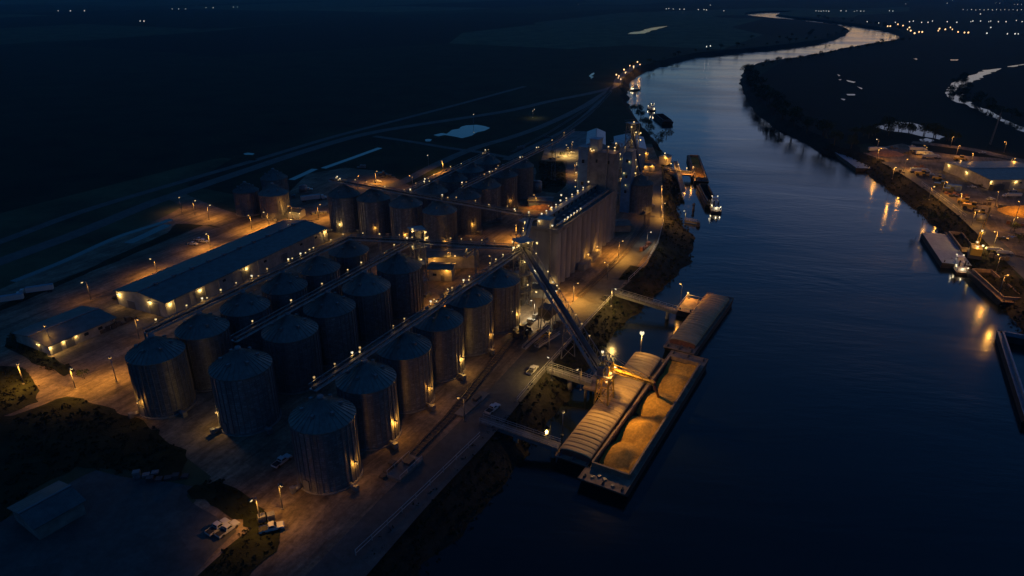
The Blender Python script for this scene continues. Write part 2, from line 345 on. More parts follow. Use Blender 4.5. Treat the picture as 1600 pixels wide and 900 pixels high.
pts = [(Vector((-140, -60, 0)), 9), (Vector((-75, 40, 0)), 9)] + pts + [(Vector((150, 20, 0)), 9), (Vector((240, -400, 0)), 9), (Vector((-350, -400, 0)), 9)]
def resample(ps, closed=True, steps=lambda d, y: max(3.0, min(40, y * 0.012)), jit=0.25):
    out_ = []; n = len(ps)
    for i in range(n if closed else n - 1):
        (a, ba), (b, bb) = ps[i], ps[(i + 1) % n]
        d = (b - a).length; st = steps(d, max(60, a.y)); k = max(1, int(d / st))
        nrm = Vector((-(b - a).y, (b - a).x, 0)).normalized()
        for j in range(k):
            t = j / k; p = a.lerp(b, t)
            am = jit * min(st, 12) * (0 if j == 0 else 1)
            p = p + nrm * (noise.noise((p.x * 0.11, p.y * 0.11, 3)) * am * 2.0)
            out_.append((p, ba + (bb - ba) * t))
    if not closed: out_.append(ps[-1])
    return out_
rim = resample(pts)
def inside(p, poly):
    x, y = p[0], p[1]; c = False; n = len(poly); j = n - 1
    for i in range(n):
        xi, yi = poly[i][0], poly[i][1]; xj, yj = poly[j][0], poly[j][1]
        if (yi > y) != (yj > y) and x < (xj - xi) * (y - yi) / (yj - yi) + xi: c = not c
        j = i
    return c
rimxy = [(p.x, p.y) for p, b in rim]
EXT = 9000
outer = [(-EXT, -1200), (EXT, -1200), (EXT, 14000), (-EXT, 14000)]
vin = [Vector(q) for q in outer] + [Vector(q) for q in rimxy]
n0 = 4; n1 = len(rimxy)
edges = [(0, 1), (1, 2), (2, 3), (3, 0)] + [(n0 + i, n0 + (i + 1) % n1) for i in range(n1)]
vo_, eo_, fo_, *_x = delaunay_2d_cdt(vin, edges, [], 0, 1e-4)
mb = MB(); fs = []
for f in fo_:
    c = sum((vo_[i] for i in f), Vector((0, 0))) / len(f)
    if not inside(c, rimxy): fs.append(tuple(f))
mb.add([(v.x, v.y, 0) for v in vo_], fs)
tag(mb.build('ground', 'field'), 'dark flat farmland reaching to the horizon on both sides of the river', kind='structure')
# bank: lofted from the rim down under the water
area = sum(rimxy[i][0] * rimxy[(i + 1) % n1][1] - rimxy[(i + 1) % n1][0] * rimxy[i][1] for i in range(n1))
sg = 1 if area > 0 else -1
WATER = -5.0
prof = [(0, 0), (0.22, -0.9), (0.5, -2.4), (0.8, -4.2), (1.0, -5.2), (1.35, -7.5)]
V = []; F = []
for i in range(n1):
    p = rim[i][0]; a = rim[i - 2][0]; b = rim[(i + 2) % n1][0]
    t = (b - a).normalized(); nn = Vector((-t.y, t.x, 0)) * sg
    for k, (o_, z_) in enumerate(prof):
        q = p + nn * (o_ * rim[i][1]); e = 0 if k == 0 else 1
        dn = noise.noise((q.x * 0.2, q.y * 0.2, k * 0.3)) * e
        V.append((q.x + nn.x * dn * 1.6, q.y + nn.y * dn * 1.6, z_ + (noise.noise((q.x * 0.35, q.y * 0.35, 7)) * 0.7 * e if k < 5 else 0)))
K = len(prof)
for i in range(n1):
    j = (i + 1) % n1
    for k in range(K - 1): F.append((i * K + k, j * K + k, j * K + k + 1, i * K + k + 1))
tag(MB().add(V, F, 0, True).build('river_bank', 'bank'), 'steep dark earth bank down to the river', kind='structure')
tag(MB().add([(-900, -600, WATER), (2500, -600, WATER), (2500, 4200, WATER), (-900, 4200, WATER)], [(0, 1, 2, 3)]).build('river', 'water'), 'wide winding river reflecting the dusk sky', kind='structure')

# ------------------------------------------------------------------ flat sheets
def tess(poly):
    from mathutils.geometry import tessellate_polygon
    return tessellate_polygon([[Vector((p[0], p[1], 0)) for p in poly]])
def sheet(name, pxs, z, m, label, rough=0.0, kerb=0.0, world=False):
    P = [(p if world else G(*p)) for p in pxs]; P = [Vector((p[0], p[1], 0)) for p in P]
    if rough:
        P = [p for p, b in resample([(p, 0) for p in P], True, lambda d, y: max(1.6, y * 0.012), rough)]
    mb = MB(); n = len(P)
    mb.add([(p.x, p.y, z) for p in P], tess(P))
    if kerb:
        mb.add([(p.x, p.y, z) for p in P] + [(p.x, p.y, z - kerb) for p in P], [(i, (i + 1) % n, n + (i + 1) % n, n + i) for i in range(n)])
    o = mb.build(name, m)
    # make normals face up
    for pl in o.data.polygons:
        pass
    return tag(o, label, kind='structure')
def strip(name, pxs, wd, z, m, label, world=False):
    P = [(Vector((p[0], p[1], 0)) if world else G(p[0], p[1])) for p in pxs]
    Q = []
    for i in range(len(P) - 1):
        p0 = P[max(0, i - 1)]; p1 = P[i]; p2 = P[i + 1]; p3 = P[min(len(P) - 1, i + 2)]
        for k in range(6):
            t = k / 6
            Q.append(0.5 * ((2 * p1) + (p2 - p0) * t + (2 * p0 - 5 * p1 + 4 * p2 - p3) * t * t + (3 * p1 - p0 - 3 * p2 + p3) * t ** 3))
    Q.append(P[-1]); V = []
    for i, q in enumerate(Q):
        t = (Q[min(i + 1, len(Q) - 1)] - Q[max(i - 1, 0)]).normalized(); nn = Vector((-t.y, t.x, 0)) * wd / 2
        V += [(q + nn)[:2] + (z,), (q - nn)[:2] + (z,)]
    mb = MB().add(V, [(2 * i + 1, 2 * i + 3, 2 * i + 2, 2 * i) for i in range(len(Q) - 1)])
    return tag(mb.build(name, m), label, kind='structure'), Q

sheet('yard_pavement', [(520,900),(545,877),(640,788),(745,689),(790,639),(835,594),(870,559),(905,519),(955,464),(985,439),(1010,414),(1029,380),(1036,350),(1035,310),(1034,262),(1018,224),(985,228),(930,226),(880,224),(850,235),(842,262),(700,262),(640,290),(600,268),(540,262),(480,272),(452,300),(440,338),(400,345),(330,326),(290,320),(262,336),(228,352),(120,400),(0,452),(-120,500),(-150,620),(-60,640),(40,660),(120,640),(220,660),(330,745),(300,790),(240,830),(180,900),(100,980),(480,980)],
      0.02, 'yard', 'packed dirt and concrete yard between the grain bins and the river')
sheet('grass_verge', [(0,500),(-60,540),(-60,690),(30,680),(90,650),(180,620),(232,610),(240,600),(200,575),(130,548),(60,520)], 0.10, 'grass', 'dark grass plot at the left edge of the yard', 0.3, 0.08) if False else None
sheet('grass_verge', [(-40,575),(0,572),(40,580),(62,610),(60,628),(20,645),(-40,655)], 0.10, 'grass', 'dark grass plot at the left edge of the yard', 0.7, 0.03)
sheet('grass_verge', [(-60,670),(20,650),(70,632),(120,622),(180,640),(250,672),(290,712),(282,745),(240,752),(180,735),(120,728),(60,760),(20,800),(-60,850)], 0.10, 'grass', 'dark unlit grass plot in the lower left corner', 0.8, 0.03)
sheet('grass_verge', [(292,768),(305,758),(345,748),(400,788),(432,818),(438,832),(436,850),(418,872),(395,892),(380,915),(300,915),(320,890),(352,858),(372,842),(395,826),(380,812),(330,790),(300,780)], 0.12, 'grass', 'grass island beside the two parked pickups', 0.6, 0.03)
sheet('grass_verge', [(40,535),(62,548),(75,558),(110,572),(118,580),(100,588),(78,575),(45,562),(8,542),(10,528),(24,527)], 0.10, 'grass', 'small dark lawn in front of the small warehouse', 0.45, 0.03)
sheet('grass_verge', [(838,250),(880,252),(884,262),(884,290),(870,302),(842,298),(836,280)], 0.10, 'grass', 'dark grass rectangle behind the round bins', 0.12, 0.08)
sheet('grass_verge', [(985,415),(1008,419),(1005,432),(985,438),(966,437)], 0.10, 'grass', 'small dark grass wedge beside the river road', 0.12, 0.08)
sheet('grass_verge', [(150,415),(262,364),(275,350),(330,352),(345,356),(318,352),(268,372),(130,430),(0,486),(0,478)], 0.08, 'grass', 'dark grass strip beside the gravel lot', 0.2, 0.06)
sheet('grass_verge', [(330,744),(300,735),(290,745),(300,757),(320,752)], 0.10, 'grass', 'small grass corner by the junction', 0.2, 0.08) if False else None
sheet('concrete_apron', [(100,760),(150,735),(240,752),(300,760),(292,775),(370,830),(340,858),(300,900),(240,960),(60,960),(-40,900),(-40,840)], 0.05, 'asphalt', 'bluish hardstanding in the lower left corner', 0.3)
strip('river_road', [(470,960),(560,862),(650,765),(745,668),(840,560),(905,490),(965,425),(1005,372),(1020,330),(1018,290)], 9, 0.045, 'asphalt', 'yard road along the river side')
strip('levee_road', [(-120,455),(0,409),(120,365),(230,320),(275,304),(380,268),(470,238),(560,212),(640,197),(740,182),(800,172),(860,158),(925,145),(960,135),(968,122),(985,108),(1000,100)], 7.5, 0.06, 'asphalt', 'long pale levee road past the terminal')
strip('farm_track', [(-120,420),(0,378),(130,330),(270,288),(400,250),(520,214),(620,188),(720,162),(820,135)], 5, 0.05, 'asphalt', 'narrow track beyond the levee road')
strip('side_road', [(275,306),(300,318),(345,335),(395,346),(430,352),(455,345)], 9, 0.05, 'yard', 'side road into the yard lit by street lamps')
strip('side_road', [(560,300),(620,288),(680,258),(740,232),(800,214),(850,196),(905,170),(935,152),(952,141)], 6, 0.06, 'asphalt', 'access road behind the grain bins')
strip('side_road', [(585,213),(640,221),(700,231),(750,238),(800,247)], 4.5, 0.07, 'asphalt', 'thin cross road behind the grain bins')
strip('side_road', [(0,190),(60,205),(140,222),(250,232),(330,243),(400,250)], 3, 0.05, 'grass', 'faint lane crossing the dark fields')
strip('side_road', [(790,250),(840,226),(890,200),(925,172),(950,145)], 5, 0.065, 'asphalt', 'gravel lane towards the upstream dock')
sheet('gravel_yard', [(850,228),(900,205),(930,206),(925,240),(905,290),(888,306),(886,252),(850,240)], 0.06, 'concrete_slab', 'pale gravel yard left of the tall towers')
strip('irrigation_canal', [(455,281),(475,272),(492,264)], 3.6, 0.03, 'pond', 'straight canal reflecting the sky, short piece')
strip('irrigation_canal', [(505,263),(550,247),(594,231)], 3.6, 0.03, 'pond', 'straight canal reflecting the sky, long piece')
strip('irrigation_canal', [(20,440),(100,408),(180,372),(240,352),(268,343)], 3.0, 0.03, 'pond', 'ditch of still water beside the gravel lot')
strip('irrigation_canal', [(200,380),(235,364),(262,351)], 4.2, 0.05, 'pond', 'wider pool in the ditch beside the gravel lot')
def pond(px, label, rough=0.3, z=0.04):
    return sheet('pond', px, z, 'pond', label, rough)
pond([(677,211),(690,208),(698,209),(706,203),(718,201),(728,196),(745,195),(757,197),(766,200),(758,204),(745,207),(737,212),(722,216),(708,213),(695,211),(685,213)], 'irregular pale pond behind the grain bins')
pond([(664,218),(670,217),(675,218),(672,221),(665,221)], 'tiny pool left of the pale pond')
pond([(380,240),(388,238.5),(398,240),(395,242),(383,242)], 'small oval pool beyond the levee road')
pond([(980,53),(990,50),(1003,48),(1018,43.5),(1030,42),(1044,40.5),(1035,43.5),(1018,47.5),(1008,52),(995,53)], 'long thin lake beyond the river bend')
pond([(920,119),(928,113.5),(927,117),(924,124),(922,120)], 'small triangular pool near the upstream dock')
pond([(1368,199),(1385,191),(1400,190),(1425,192),(1441,196),(1443,202),(1460,207),(1476,214),(1468,218),(1440,213),(1420,208),(1385,204)], 'pond behind the trees on the right bank')
pond([(1436,218),(1448,216),(1460,219),(1455,223),(1440,222)], 'small pool below the right bank pond')
for px_, lb in (([(1308,116),(1313,118),(1311,119)], 'uppermost sliver of water on the peninsula'), ([(1310,124),(1315,124),(1313,125.5)], 'second sliver of water on the peninsula'),
                ([(1322,125),(1337,128),(1334,129.5),(1325,127.5)], 'long sliver of water on the peninsula'), ([(1322,147),(1336,147),(1336,149),(1325,149)], 'flat sliver of water on the peninsula'),
                ([(1339,135),(1348,138),(1346,139.5)], 'slanting sliver of water on the peninsula'), ([(1427,91.5),(1433,91.5),(1433,93.5)], 'far sliver of water left of the creek'), ([(1484,93),(1498,93),(1496,94.5),(1486,94.5)], 'far sliver of water above the creek'),
                ([(1313,154),(1321,155),(1319,157)], 'nearest sliver of water on the peninsula')):
    pond(px_, lb, 0.0)
sheet('creek', [(1565,106.5),(1545,109),(1520,117),(1500,124),(1486,132),(1478,140),(1477,146),(1484,154),(1495,160),(1513,165),(1524,170),(1540,178),(1560,188),(1580,197),(1605,209),(1640,222),(1640,214),(1605,203),(1585,194),(1565,183),(1548,174),(1530,167),(1516,162),(1508,156),(1505,148),(1509,143),(1508,137),(1512,131),(1525,125),(1540,117),(1556,112)], 0.04, 'pond', 'winding creek on the right bank', 0.35)
sheet('creek', [(1573,104.5),(1582,102.5),(1600,100),(1600,101.5),(1584,104.5)], 0.04, 'pond', 'far end of the creek on the right bank', 0.2)
# right bank
sheet('wharf_pavement', [(1348,239),(1372,231),(1410,224),(1445,236),(1500,243),(1560,247),(1640,262),(1760,330),(1760,560),(1640,470),(1575,408),(1545,381),(1509,340),(1441,288),(1380,250)], 0.02, 'yard', 'wharf yard on the right bank')
strip('wharf_road', [(1425,222),(1470,227),(1520,234),(1560,243),(1600,252),(1680,275)], 8, 0.05, 'yard', 'lit road behind the wharf building')
sheet('grass_verge', [(1338,226),(1360,224),(1372,231),(1362,239),(1345,238)], 0.10, 'grass', 'rough mound of grass at the upstream end of the wharf', 0.2, 0.08)
strip('wharf_road', [(1385,253),(1440,286),(1500,330),(1560,385),(1640,460)], 6, 0.06, 'asphalt', 'road along the top of the right bank')

# rails
def rail_track(pxs, label, group=None):
    a = [G(*p) for p in pxs]; o = thing('rail_track', label, 'rail track', a[0])
    for k, off in enumerate((-0.75, 0.75)):
        m = MB()
        for i in range(len(a) - 1):
            d = (a[i + 1] - a[i]).normalized(); nn = Vector((-d.y, d.x, 0)) * off
            m.bar(a[i] - a[0] + nn + Vector((0, 0, 0.24)), a[i + 1] - a[0] + nn + Vector((0, 0, 0.24)), 0.12, 0.16)
        m.build('rail', 'rail', o)
    m = MB(); b = MB()
    for i in range(len(a) - 1):
        d = (a[i + 1] - a[i]); L_ = d.length; d.normalize(); b.bar(a[i] - a[0] + Vector((0, 0, 0.06)), a[i + 1] - a[0] + Vector((0, 0, 0.06)), 2.5, 0.06)
        for k in range(int(L_ / 1.2)):
            m.box(a[i] - a[0] + d * (k * 1.2) + Vector((0, 0, 0.13)), (0.3, 2.4, 0.1), atan2(d.y, d.x))
    b.build('ballast', 'sleeper', o); m.build('sleeper', 'wood', o)
    return o
rail_track([(904,464),(975,397),(1010,352),(1014,320)], 'rail track from the elevator foot along the river road')
rail_track([(612,745),(700,655),(792,540),(822,505)], 'rail track past the row of bins nearest the river')
rail_track([(800,238),(860,206),(920,168),(948,146),(958,132)], 'rail track curving towards the upstream dock')
rail_track([(820,244),(880,208),(935,166),(955,143)], 'second rail track curving beside the gravel lane')

# river fence along the top of bank
def fence(pxs, label, h=1.3, step=4.0):
    a = [G(*p) for p in pxs]; o = thing('fence', label, 'fence', a[0]); PP = []
    rl = MB()
    for i in range(len(a) - 1):
        d = a[i + 1] - a[i]; k = max(1, int(d.length / step))
        for j in range(k):
            q = a[i].lerp(a[i + 1], j / k) - a[0]; pp = PP[0].copy() if PP else MB().box((0, 0, h / 2), (.14, .14, h)).build('post', 'line'); PP.append(pp)
            if pp.name not in col.objects: col.objects.link(pp)
            pp.parent = o; pp.location = q
        for zz in (0.5, h): rl.bar(a[i] - a[0] + Vector((0, 0, zz)), a[i + 1] - a[0] + Vector((0, 0, zz)), 0.09)
    rl.build('rail', 'line', o); return o
fence([(556,868),(650,780),(750,683)], 'low pipe fence on the bank below the downstream walkway')
fence([(808,628),(838,592),(905,519),(958,463)], 'low pipe fence along the bank beside the loader')
fence([(982,440),(1008,415),(1028,380),(1036,350),(1034,315),(1034,290)], 'low pipe fence curving along the road by the elevator')
fence([(1440,288),(1475,314),(1509,340)], 'guard rail on top of the right bank')

# ------------------------------------------------------------------ grain bins
NR = 32
def bin_proto(r, h, lamp=None):
    roof_h = r * 0.60
    o = thing('grain_bin', 'x', 'grain bin')
    m = MB(); V = []
    n = 72
    m.cyl((0, 0, 0.3), (0, 0, h), r, r, n, 0, False)
    for i in range(NR):
        t = 2 * pi * (i + .5) / NR; m.box(((r + .09) * cos(t), (r + .09) * sin(t), 0.3 + (h - 0.5) / 2), (0.20, 0.16, h - 0.5), t, 1)
    for zz in (h * 0.33, h * 0.66, h * 0.9):
        m.cyl((0, 0, zz), (0, 0, zz + 0.12), r + 0.05, r + 0.05, n, 1, False)
    m.build('wall', ['binwall', 'stiff'], o)
    m = MB(); re = r + 0.25; rt = 0.7
    m.cyl((0, 0, h - 0.05), (0, 0, h + roof_h), re, rt, n, 0, False)
    m.cyl((0, 0, h - 0.25), (0, 0, h - 0.05), re - 0.02, re, n, 0, False)
    for i in range(NR):
        t = 2 * pi * i / NR; a = Vector((re * cos(t), re * sin(t), h + 0.0)); b = Vector((rt * cos(t), rt * sin(t), h + roof_h + 0.02)); m.bar(a, b, 0.09, 0.16)
    rf = m.build('roof', 'binroof', o)
    m = MB().cyl((0, 0, h + roof_h), (0, 0, h + roof_h + 0.7), 0.75, 0.6, 16, 0).build('roof_cap', 'stiff', rf)
    for k in range(6):
        t = 2 * pi * k / 6 + .3; rr = r * 0.6; zc = h + roof_h * (1 - (rr - rt) / (re - rt))
        MB().box((0, 0, 0.25), (0.7, 0.6, 0.6), 0).build('roof_vent', 'steel', rf, (rr * cos(t), rr * sin(t), zc)).rotation_euler = (0, 0, t)
    MB().cyl((0, 0, 0), (0, 0, 0.32), r + 0.45, r + 0.4, n, 0).build('foundation', 'concdark', o)
    m = MB(); t = radians(-35)
    for s in (-.25, .25):
        bx = (r + .45) * cos(t) - s * sin(t); by = (r + .45) * sin(t) + s * cos(t)
        m.bar((bx, by, 0.3), (bx, by, h + .4), 0.07)
    for k in range(int(h / 0.6)):
        m.bar(((r + .45) * cos(t) + .25 * sin(t), (r + .45) * sin(t) - .25 * cos(t), .6 + k * .6), ((r + .45) * cos(t) - .25 * sin(t), (r + .45) * sin(t) + .25 * cos(t), .6 + k * .6), 0.05)
    m.build('ladder', 'steel', o)
    m = MB(); t = radians(-60)
    m.box(((r + .12) * cos(t), (r + .12) * sin(t), 1.6), (0.25, 1.5, 2.3), t); m.build('hatch', 'door', o)
    for t in (radians(-75), radians(20)):
        m = MB(); c_ = Vector((cos(t), sin(t), 0)); m.cyl(c_ * (r + .3) + Vector((0, 0, .8)), c_ * (r + 1.7) + Vector((0, 0, .8)), .45, .5, 12); m.box(c_ * (r + 2.1) + Vector((0, 0, .8)), (.8, 1.0, 1.2), t)
        m.build('aeration_fan', 'steel', o)
    return o
ORD = ['first', 'second', 'third', 'fourth', 'fifth', 'sixth']
protos = {}
def get_bin(r, h):
    k = (r, h)
    if k in protos: return copy_tree(protos[k])
    protos[k] = bin_proto(r, h); return protos[k]
BINS = {}
def row(key, items, r, h, fmt, group, v_z=None):
    out_ = []
    for i, (cu, v) in enumerate(items):
        p = G(cu, v, h); o = get_bin(r, h); o.location = (p.x, p.y, 0); o.rotation_euler = (0, 0, radians(-63 + (i * 37) % 7))
        o['label'] = fmt.format(ORD[i]); o['group'] = group; out_.append(o)
    BINS[key] = out_; return out_
row('C', [(778, 436), (733, 465), (684, 499.5), (631, 541), (572, 590), (504, 648)], 6.05, 14, '{} bin from the elevator in the row nearest the river', 'tall corrugated bins nearest the river')
row('B', [(624, 415), (572.5, 447), (515, 479), (453, 515), (376, 570)], 6.3, 14, '{} bin from the far end of the unlit middle row', 'tall corrugated bins of the middle row')
row('A', [(545, 391), (498, 418), (444.5, 446), (383, 478), (316, 512), (243, 549)], 5.9, 14, '{} bin from the far end of the row beside the long warehouse', 'tall corrugated bins beside the long warehouse')
row('D', [(537, 303), (583, 309), (634, 318), (687, 328)], 6.1, 14, '{} bin from the left in the row across the yard', 'corrugated bins across the yard')
row('E', [(727, 305.5), (759, 289), (786.5, 272.5), (812.5, 258)], 6.0, 14, '{} bin from the front in the back row nearest the elevator', 'corrugated bins in the back rows')
row('F', [(675, 298), (708, 279), (734, 265), (761, 252.5)], 6.0, 14, '{} bin from the front in the back row farther left', 'corrugated bins in the back rows')
for (cu, v, r, lb) in ((384, 297, 5.0, 'left bin of the three small bins by the levee road'), (427, 301, 5.8, 'front bin of the three small bins by the levee road, its lower wall lit'), (428, 277, 5.6, 'rear bin of the three small bins by the levee road')):
    p = G(cu, v, 10); o = get_bin(r, 10); o.location = (p.x, p.y, 0); o['label'] = lb; o['group'] = 'three small bins by the levee road'
p = G(1000, 285, 12); o = get_bin(5.5, 12); o.location = (p.x, p.y, 0); o['label'] = 'lone round bin between the concrete elevator and the river'
o.pop('group', None) if False else None

# ------------------------------------------------------------------ lamps on structures (parts)
LAMPG = {}
def globe_mesh(kind, r):
    k = (kind, r)
    if k not in LAMPG:
        m = MB(); m.ball((0, 0, 0), r, 0, 10, 6); m.cyl((0, 0, r * .8), (0, 0, r * 1.25), r * .5, r * .3, 8, 1); o = m.build('lamp', ['bulb_' + kind, 'darksteel']); LAMPG[k] = o.data
        bpy.data.objects.remove(o)
    return LAMPG[k]
def part_lamp(parent, loc, kind='y', r=0.3, power=0, color=YEL):
    o = bpy.data.objects.new('lamp', globe_mesh(kind, r)); col.objects.link(o); o.parent = parent; o.location = loc
    if power: lamp_light(o, (0, 0, -r - 0.25), power, color, 0.2)
    return o

def gallery(p0, p1, label, us=(), wd=1.7, ht=1.15, supports=(), lamp_off=1.3, power=2, cat='conveyor', group='overhead conveyor galleries', cover=True, supz=0.0, name='conveyor_gallery', lampr=0.26, two=False):
    p0 = Vector(p0); p1 = Vector(p1); o = thing(name, label, cat, (p0.x, p0.y, 0), 0, group)
    B = Vector((p0.x, p0.y, 0)); a = p0 - B; b = p1 - B; d = b - a; L_ = d.length; dn = d.normalized()
    side = Vector((0, 0, 1)).cross(dn).normalized(); upv = Vector((0, 0, 1))
    if cover:
        m = MB(); m.bar(a, b, wd * 0.34, ht * 0.4); m.build('conveyor_cover', 'darksteel', o)
    m = MB(); n = max(2, int(L_ / 2.2)); h2 = ht / 2; hw = wd / 2
    for s in (-1, 1):
        for zz in (-h2, h2):
            m.bar(a + side * s * hw + upv * zz, b + side * s * hw + upv * zz, 0.14)
        for i in range(n):
            q0 = a + d * (i / n); q1 = a + d * ((i + 1) / n); z0, z1 = (-h2, h2) if i % 2 else (h2, -h2)
            m.bar(q0 + side * s * hw + upv * z0, q1 + side * s * hw + upv * z1, 0.09)
            m.bar(q0 + side * s * hw - upv * h2, q0 + side * s * hw + upv * h2, 0.08)
    for i in range(n + 1):
        q = a + d * (i / n); m.bar(q - side * hw - upv * h2, q + side * hw - upv * h2, 0.1)
    m.build('truss', 'steel', o)
    m = MB(); ws = side * (hw * 0.72); m.bar(a + ws - upv * (h2 - .08), b + ws - upv * (h2 - .08), 0.7, 0.06)
    m.bar(a - ws - upv * (h2 - .08), b - ws - upv * (h2 - .08), 0.7, 0.06); m.build('walkway', 'line', o)
    for t in supports:
        q = a + d * t; m = MB(); zt = q.z - h2
        for s in (-1, 1):
            m.bar((q + side * s * hw * 1.3).xy.to_3d() + Vector((0, 0, supz)), q + side * s * hw * .8 - upv * h2, 0.28)
        k = 3
        for i in range(k):
            z0 = supz + (zt - supz) * i / k; z1 = supz + (zt - supz) * (i + 1) / k
            A = q.xy.to_3d(); m.bar(A + side * hw * 1.2 + upv * z0, A - side * hw * 1.1 + upv * z1, 0.12); m.bar(A - side * hw * 1.2 + upv * z0, A + side * hw * 1.1 + upv * z1, 0.12)
        m.build('support_frame', 'steel', o)
    for it in us:
        # each lamp stands where its light shows along the gallery
        if isinstance(it, tuple): u, big = it
        else: u, big = it, 0
        lo, hi = 0.0, 1.0; ua = PX(p0)[0]; ub = PX(p1)[0]
        for _ in range(24):
            mid = (lo + hi) / 2; um = PX(p0.lerp(p1, mid))[0]
            if (um < u) == (ub > ua): lo = mid
            else: hi = mid
        q = a + d * lo + side * (hw if (int(u) % 2 or not two) else -hw) + upv * lamp_off
        MB().bar(q - upv * (lamp_off + 0.0), q - upv * 0.3, 0.08).build('lamp_post', 'steel', o)
        part_lamp(o, q, 'w' if big else random.choice('ydyd'), lampr * (1.0 if big else random.choice((.6, .75, .9))), power * (3.2 if big else .8), YEL)
        if big: part_lamp(o, q + dn * U(.7, 1.2) - side * hw * U(.6, 2), random.choice('yd'), lampr * .7, 0)
    return o
Z = 18.6
gallery(G(488, 606, Z), G(822, 384, Z), 'long conveyor gallery above the bins nearest the river', [497, 529, (556, 1), 568, 620, 637, (678, 1), 683, 711, (729, 1), 738, 770, 779, 790, (806, 1)], supports=(0.99,))
gallery(G(365, 530, Z), G(652, 372, Z), 'conveyor gallery above the middle row of bins', [(400, 0), 460, 508, 548, 569, 620, (640, 1)], supports=(), power=1.0)
gallery(G(228, 518, Z), G(546, 370, Z), 'conveyor gallery above the bins beside the long warehouse', [249, 297, (321, 1), 350, 374, (398, 1), 422, (455, 1), (474, 1), 488, 494, 521, 540], supports=(0.0,), power=1.5)
gallery(G(546, 371, Z + .6), G(650, 376, Z + .6), 'cross conveyor from the far bin to the lattice tower', [566, 592, 623], supports=(0.45,), power=1.5)
gallery(G(652, 377, Z + .6), G(818, 387, Z + .6), 'cross conveyor from the lattice tower to the transfer tower', [668, 703, 720, 735, 752, 772, 800], supports=(0.55,), power=1.5)
gallery(G(515, 280, Z), G(815, 333, Z), 'long conveyor gallery above the row of bins across the yard', [(525, 1), (534, 1), 553, 571, 584, 604, 634, (639, 1), (689, 1), 702, 711, 741, 766, 791, (806, 1)], supports=(), power=1.0, two=True)
gallery(G(638, 299, Z), G(763, 238, Z), 'conveyor gallery above the farther back row of bins', [653, (660, 1), (667, 1), 681, 707, 718, 752, (761, 1)], supports=(), power=1.0, two=True)
gallery(G(722, 292, Z), G(868, 222, Z), 'conveyor gallery above the nearer back row of bins', [(725, 1), 754, (762, 1), 772, 781, (810, 1), (841, 1), 865], supports=(0.98,), power=1.0, two=True)
gallery(G(868, 222, Z), G(896, 203, Z), 'short conveyor bridge behind the back rows', [884], supports=(), power=4)
gallery(G(818, 338, 20.5), G(852, 340, 21.5), 'short bridge from the bins across the yard to the elevator roof', [(824, 1)], power=1.5)
# wall lights low on the bins that light their feet and the yard in front
def bin_light(key, i, ang, pw, z=4.2, col_=SOD, r_=6.2):
    o = BINS[key][i]; t = radians(ang) - o.rotation_euler.z
    MB().box(((r_ + .25) * cos(t), (r_ + .25) * sin(t), z + .35), (.7, .3, .12), t).build('lamp_bracket', 'steel', o)
    part_lamp(o, ((r_ + .55) * cos(t), (r_ + .55) * sin(t), z), 'd', .16, pw, col_)
for i, pw in ((0, 46), (1, 20), (2, 60), (3, 26), (4, 55), (5, 22)): bin_light('C', i, -22, pw, 4.5, (1.0, .52, .10) if i in (0, 2) else SOD)
bin_light('B', 4, -150, 46, 4.0, YEL); bin_light('A', 5, 175, 34); bin_light('A', 5, -120, 20)
bin_light('D', 0, -100, 30, 4, YEL); bin_light('D', 1, -80, 14); bin_light('D', 3, -70, 22); bin_light('D', 2, -90, 16); bin_light('E', 0, -60, 20); bin_light('E', 2, -60, 14)

# ------------------------------------------------------------------ lattice towers
def lattice_tower(p, h, wd, label, lamps, cat='tower', name='transfer_tower', platforms=4, group=None, power=10, box=True, base=0.0):
    o = thing(name, label, cat, (p[0], p[1], base), radians(27), group); m = MB(); hw = wd / 2
    for sx in (-1, 1):
        for sy in (-1, 1): MB().bar((sx * hw, sy * hw, 0), (sx * hw, sy * hw, h), 0.26).build('leg', 'steel', o)
    n = max(3, int(h / 3.2))
    for i in range(n):
        z0 = h * i / n; z1 = h * (i + 1) / n
        for (ax, ay, bx, by) in ((-1, -1, 1, -1), (1, -1, 1, 1), (1, 1, -1, 1), (-1, 1, -1, -1)):
            m.bar((ax * hw, ay * hw, z0), (bx * hw, by * hw, z1), 0.11); m.bar((bx * hw, by * hw, z0), (ax * hw, ay * hw, z1), 0.11); m.bar((ax * hw, ay * hw, z1), (bx * hw, by * hw, z1), 0.14)
    m.build('bracing', 'steel', o)
    m = MB()
    for i in range(platforms):
        z0 = h * (i + 1) / platforms; m = MB(); m.box((0, 0, z0), (wd + .9, wd + .9, 0.12))
        for s in (-1, 1):
            m.bar((s * (hw + .7), -hw - .7, z0 + 1), (s * (hw + .7), hw + .7, z0 + 1), 0.07); m.bar((-hw - .7, s * (hw + .7), z0 + 1), (hw + .7, s * (hw + .7), z0 + 1), 0.07)
        m.build('platform', 'steel', o)
    if box:
        m = MB(); m.box((0, 0, h - 1.6), (wd * .5, wd * .5, 2.6)); m.prism([(-wd * .28, -wd * .28), (wd * .28, -wd * .28), (wd * .28, wd * .28), (-wd * .28, wd * .28)], h - .2, h + .1); m.build('machine_housing', 'steel', o)
    MB().cyl((0, 0, 0.2), (0, 0, h - 1), wd * .16, None, 10).build('downpipe', 'steel', o)
    for (x, y, z, big) in lamps: part_lamp(o, (x, y, z), 'y', .32 if big else .25, power * (2 if big else 1))
    return o
pT = G(652, 374, Z)
lattice_tower(pT, 22, 3.6, 'slim lattice tower where the cross conveyors meet', [(-2, -2, 22.8, 1), (2, -2.4, 21.4, 0), (2.2, -2.4, 19.5, 1), (-2.4, -2.3, 17.5, 0), (0, -2.6, 13, 0)])
pT2 = G(817, 385, 19)
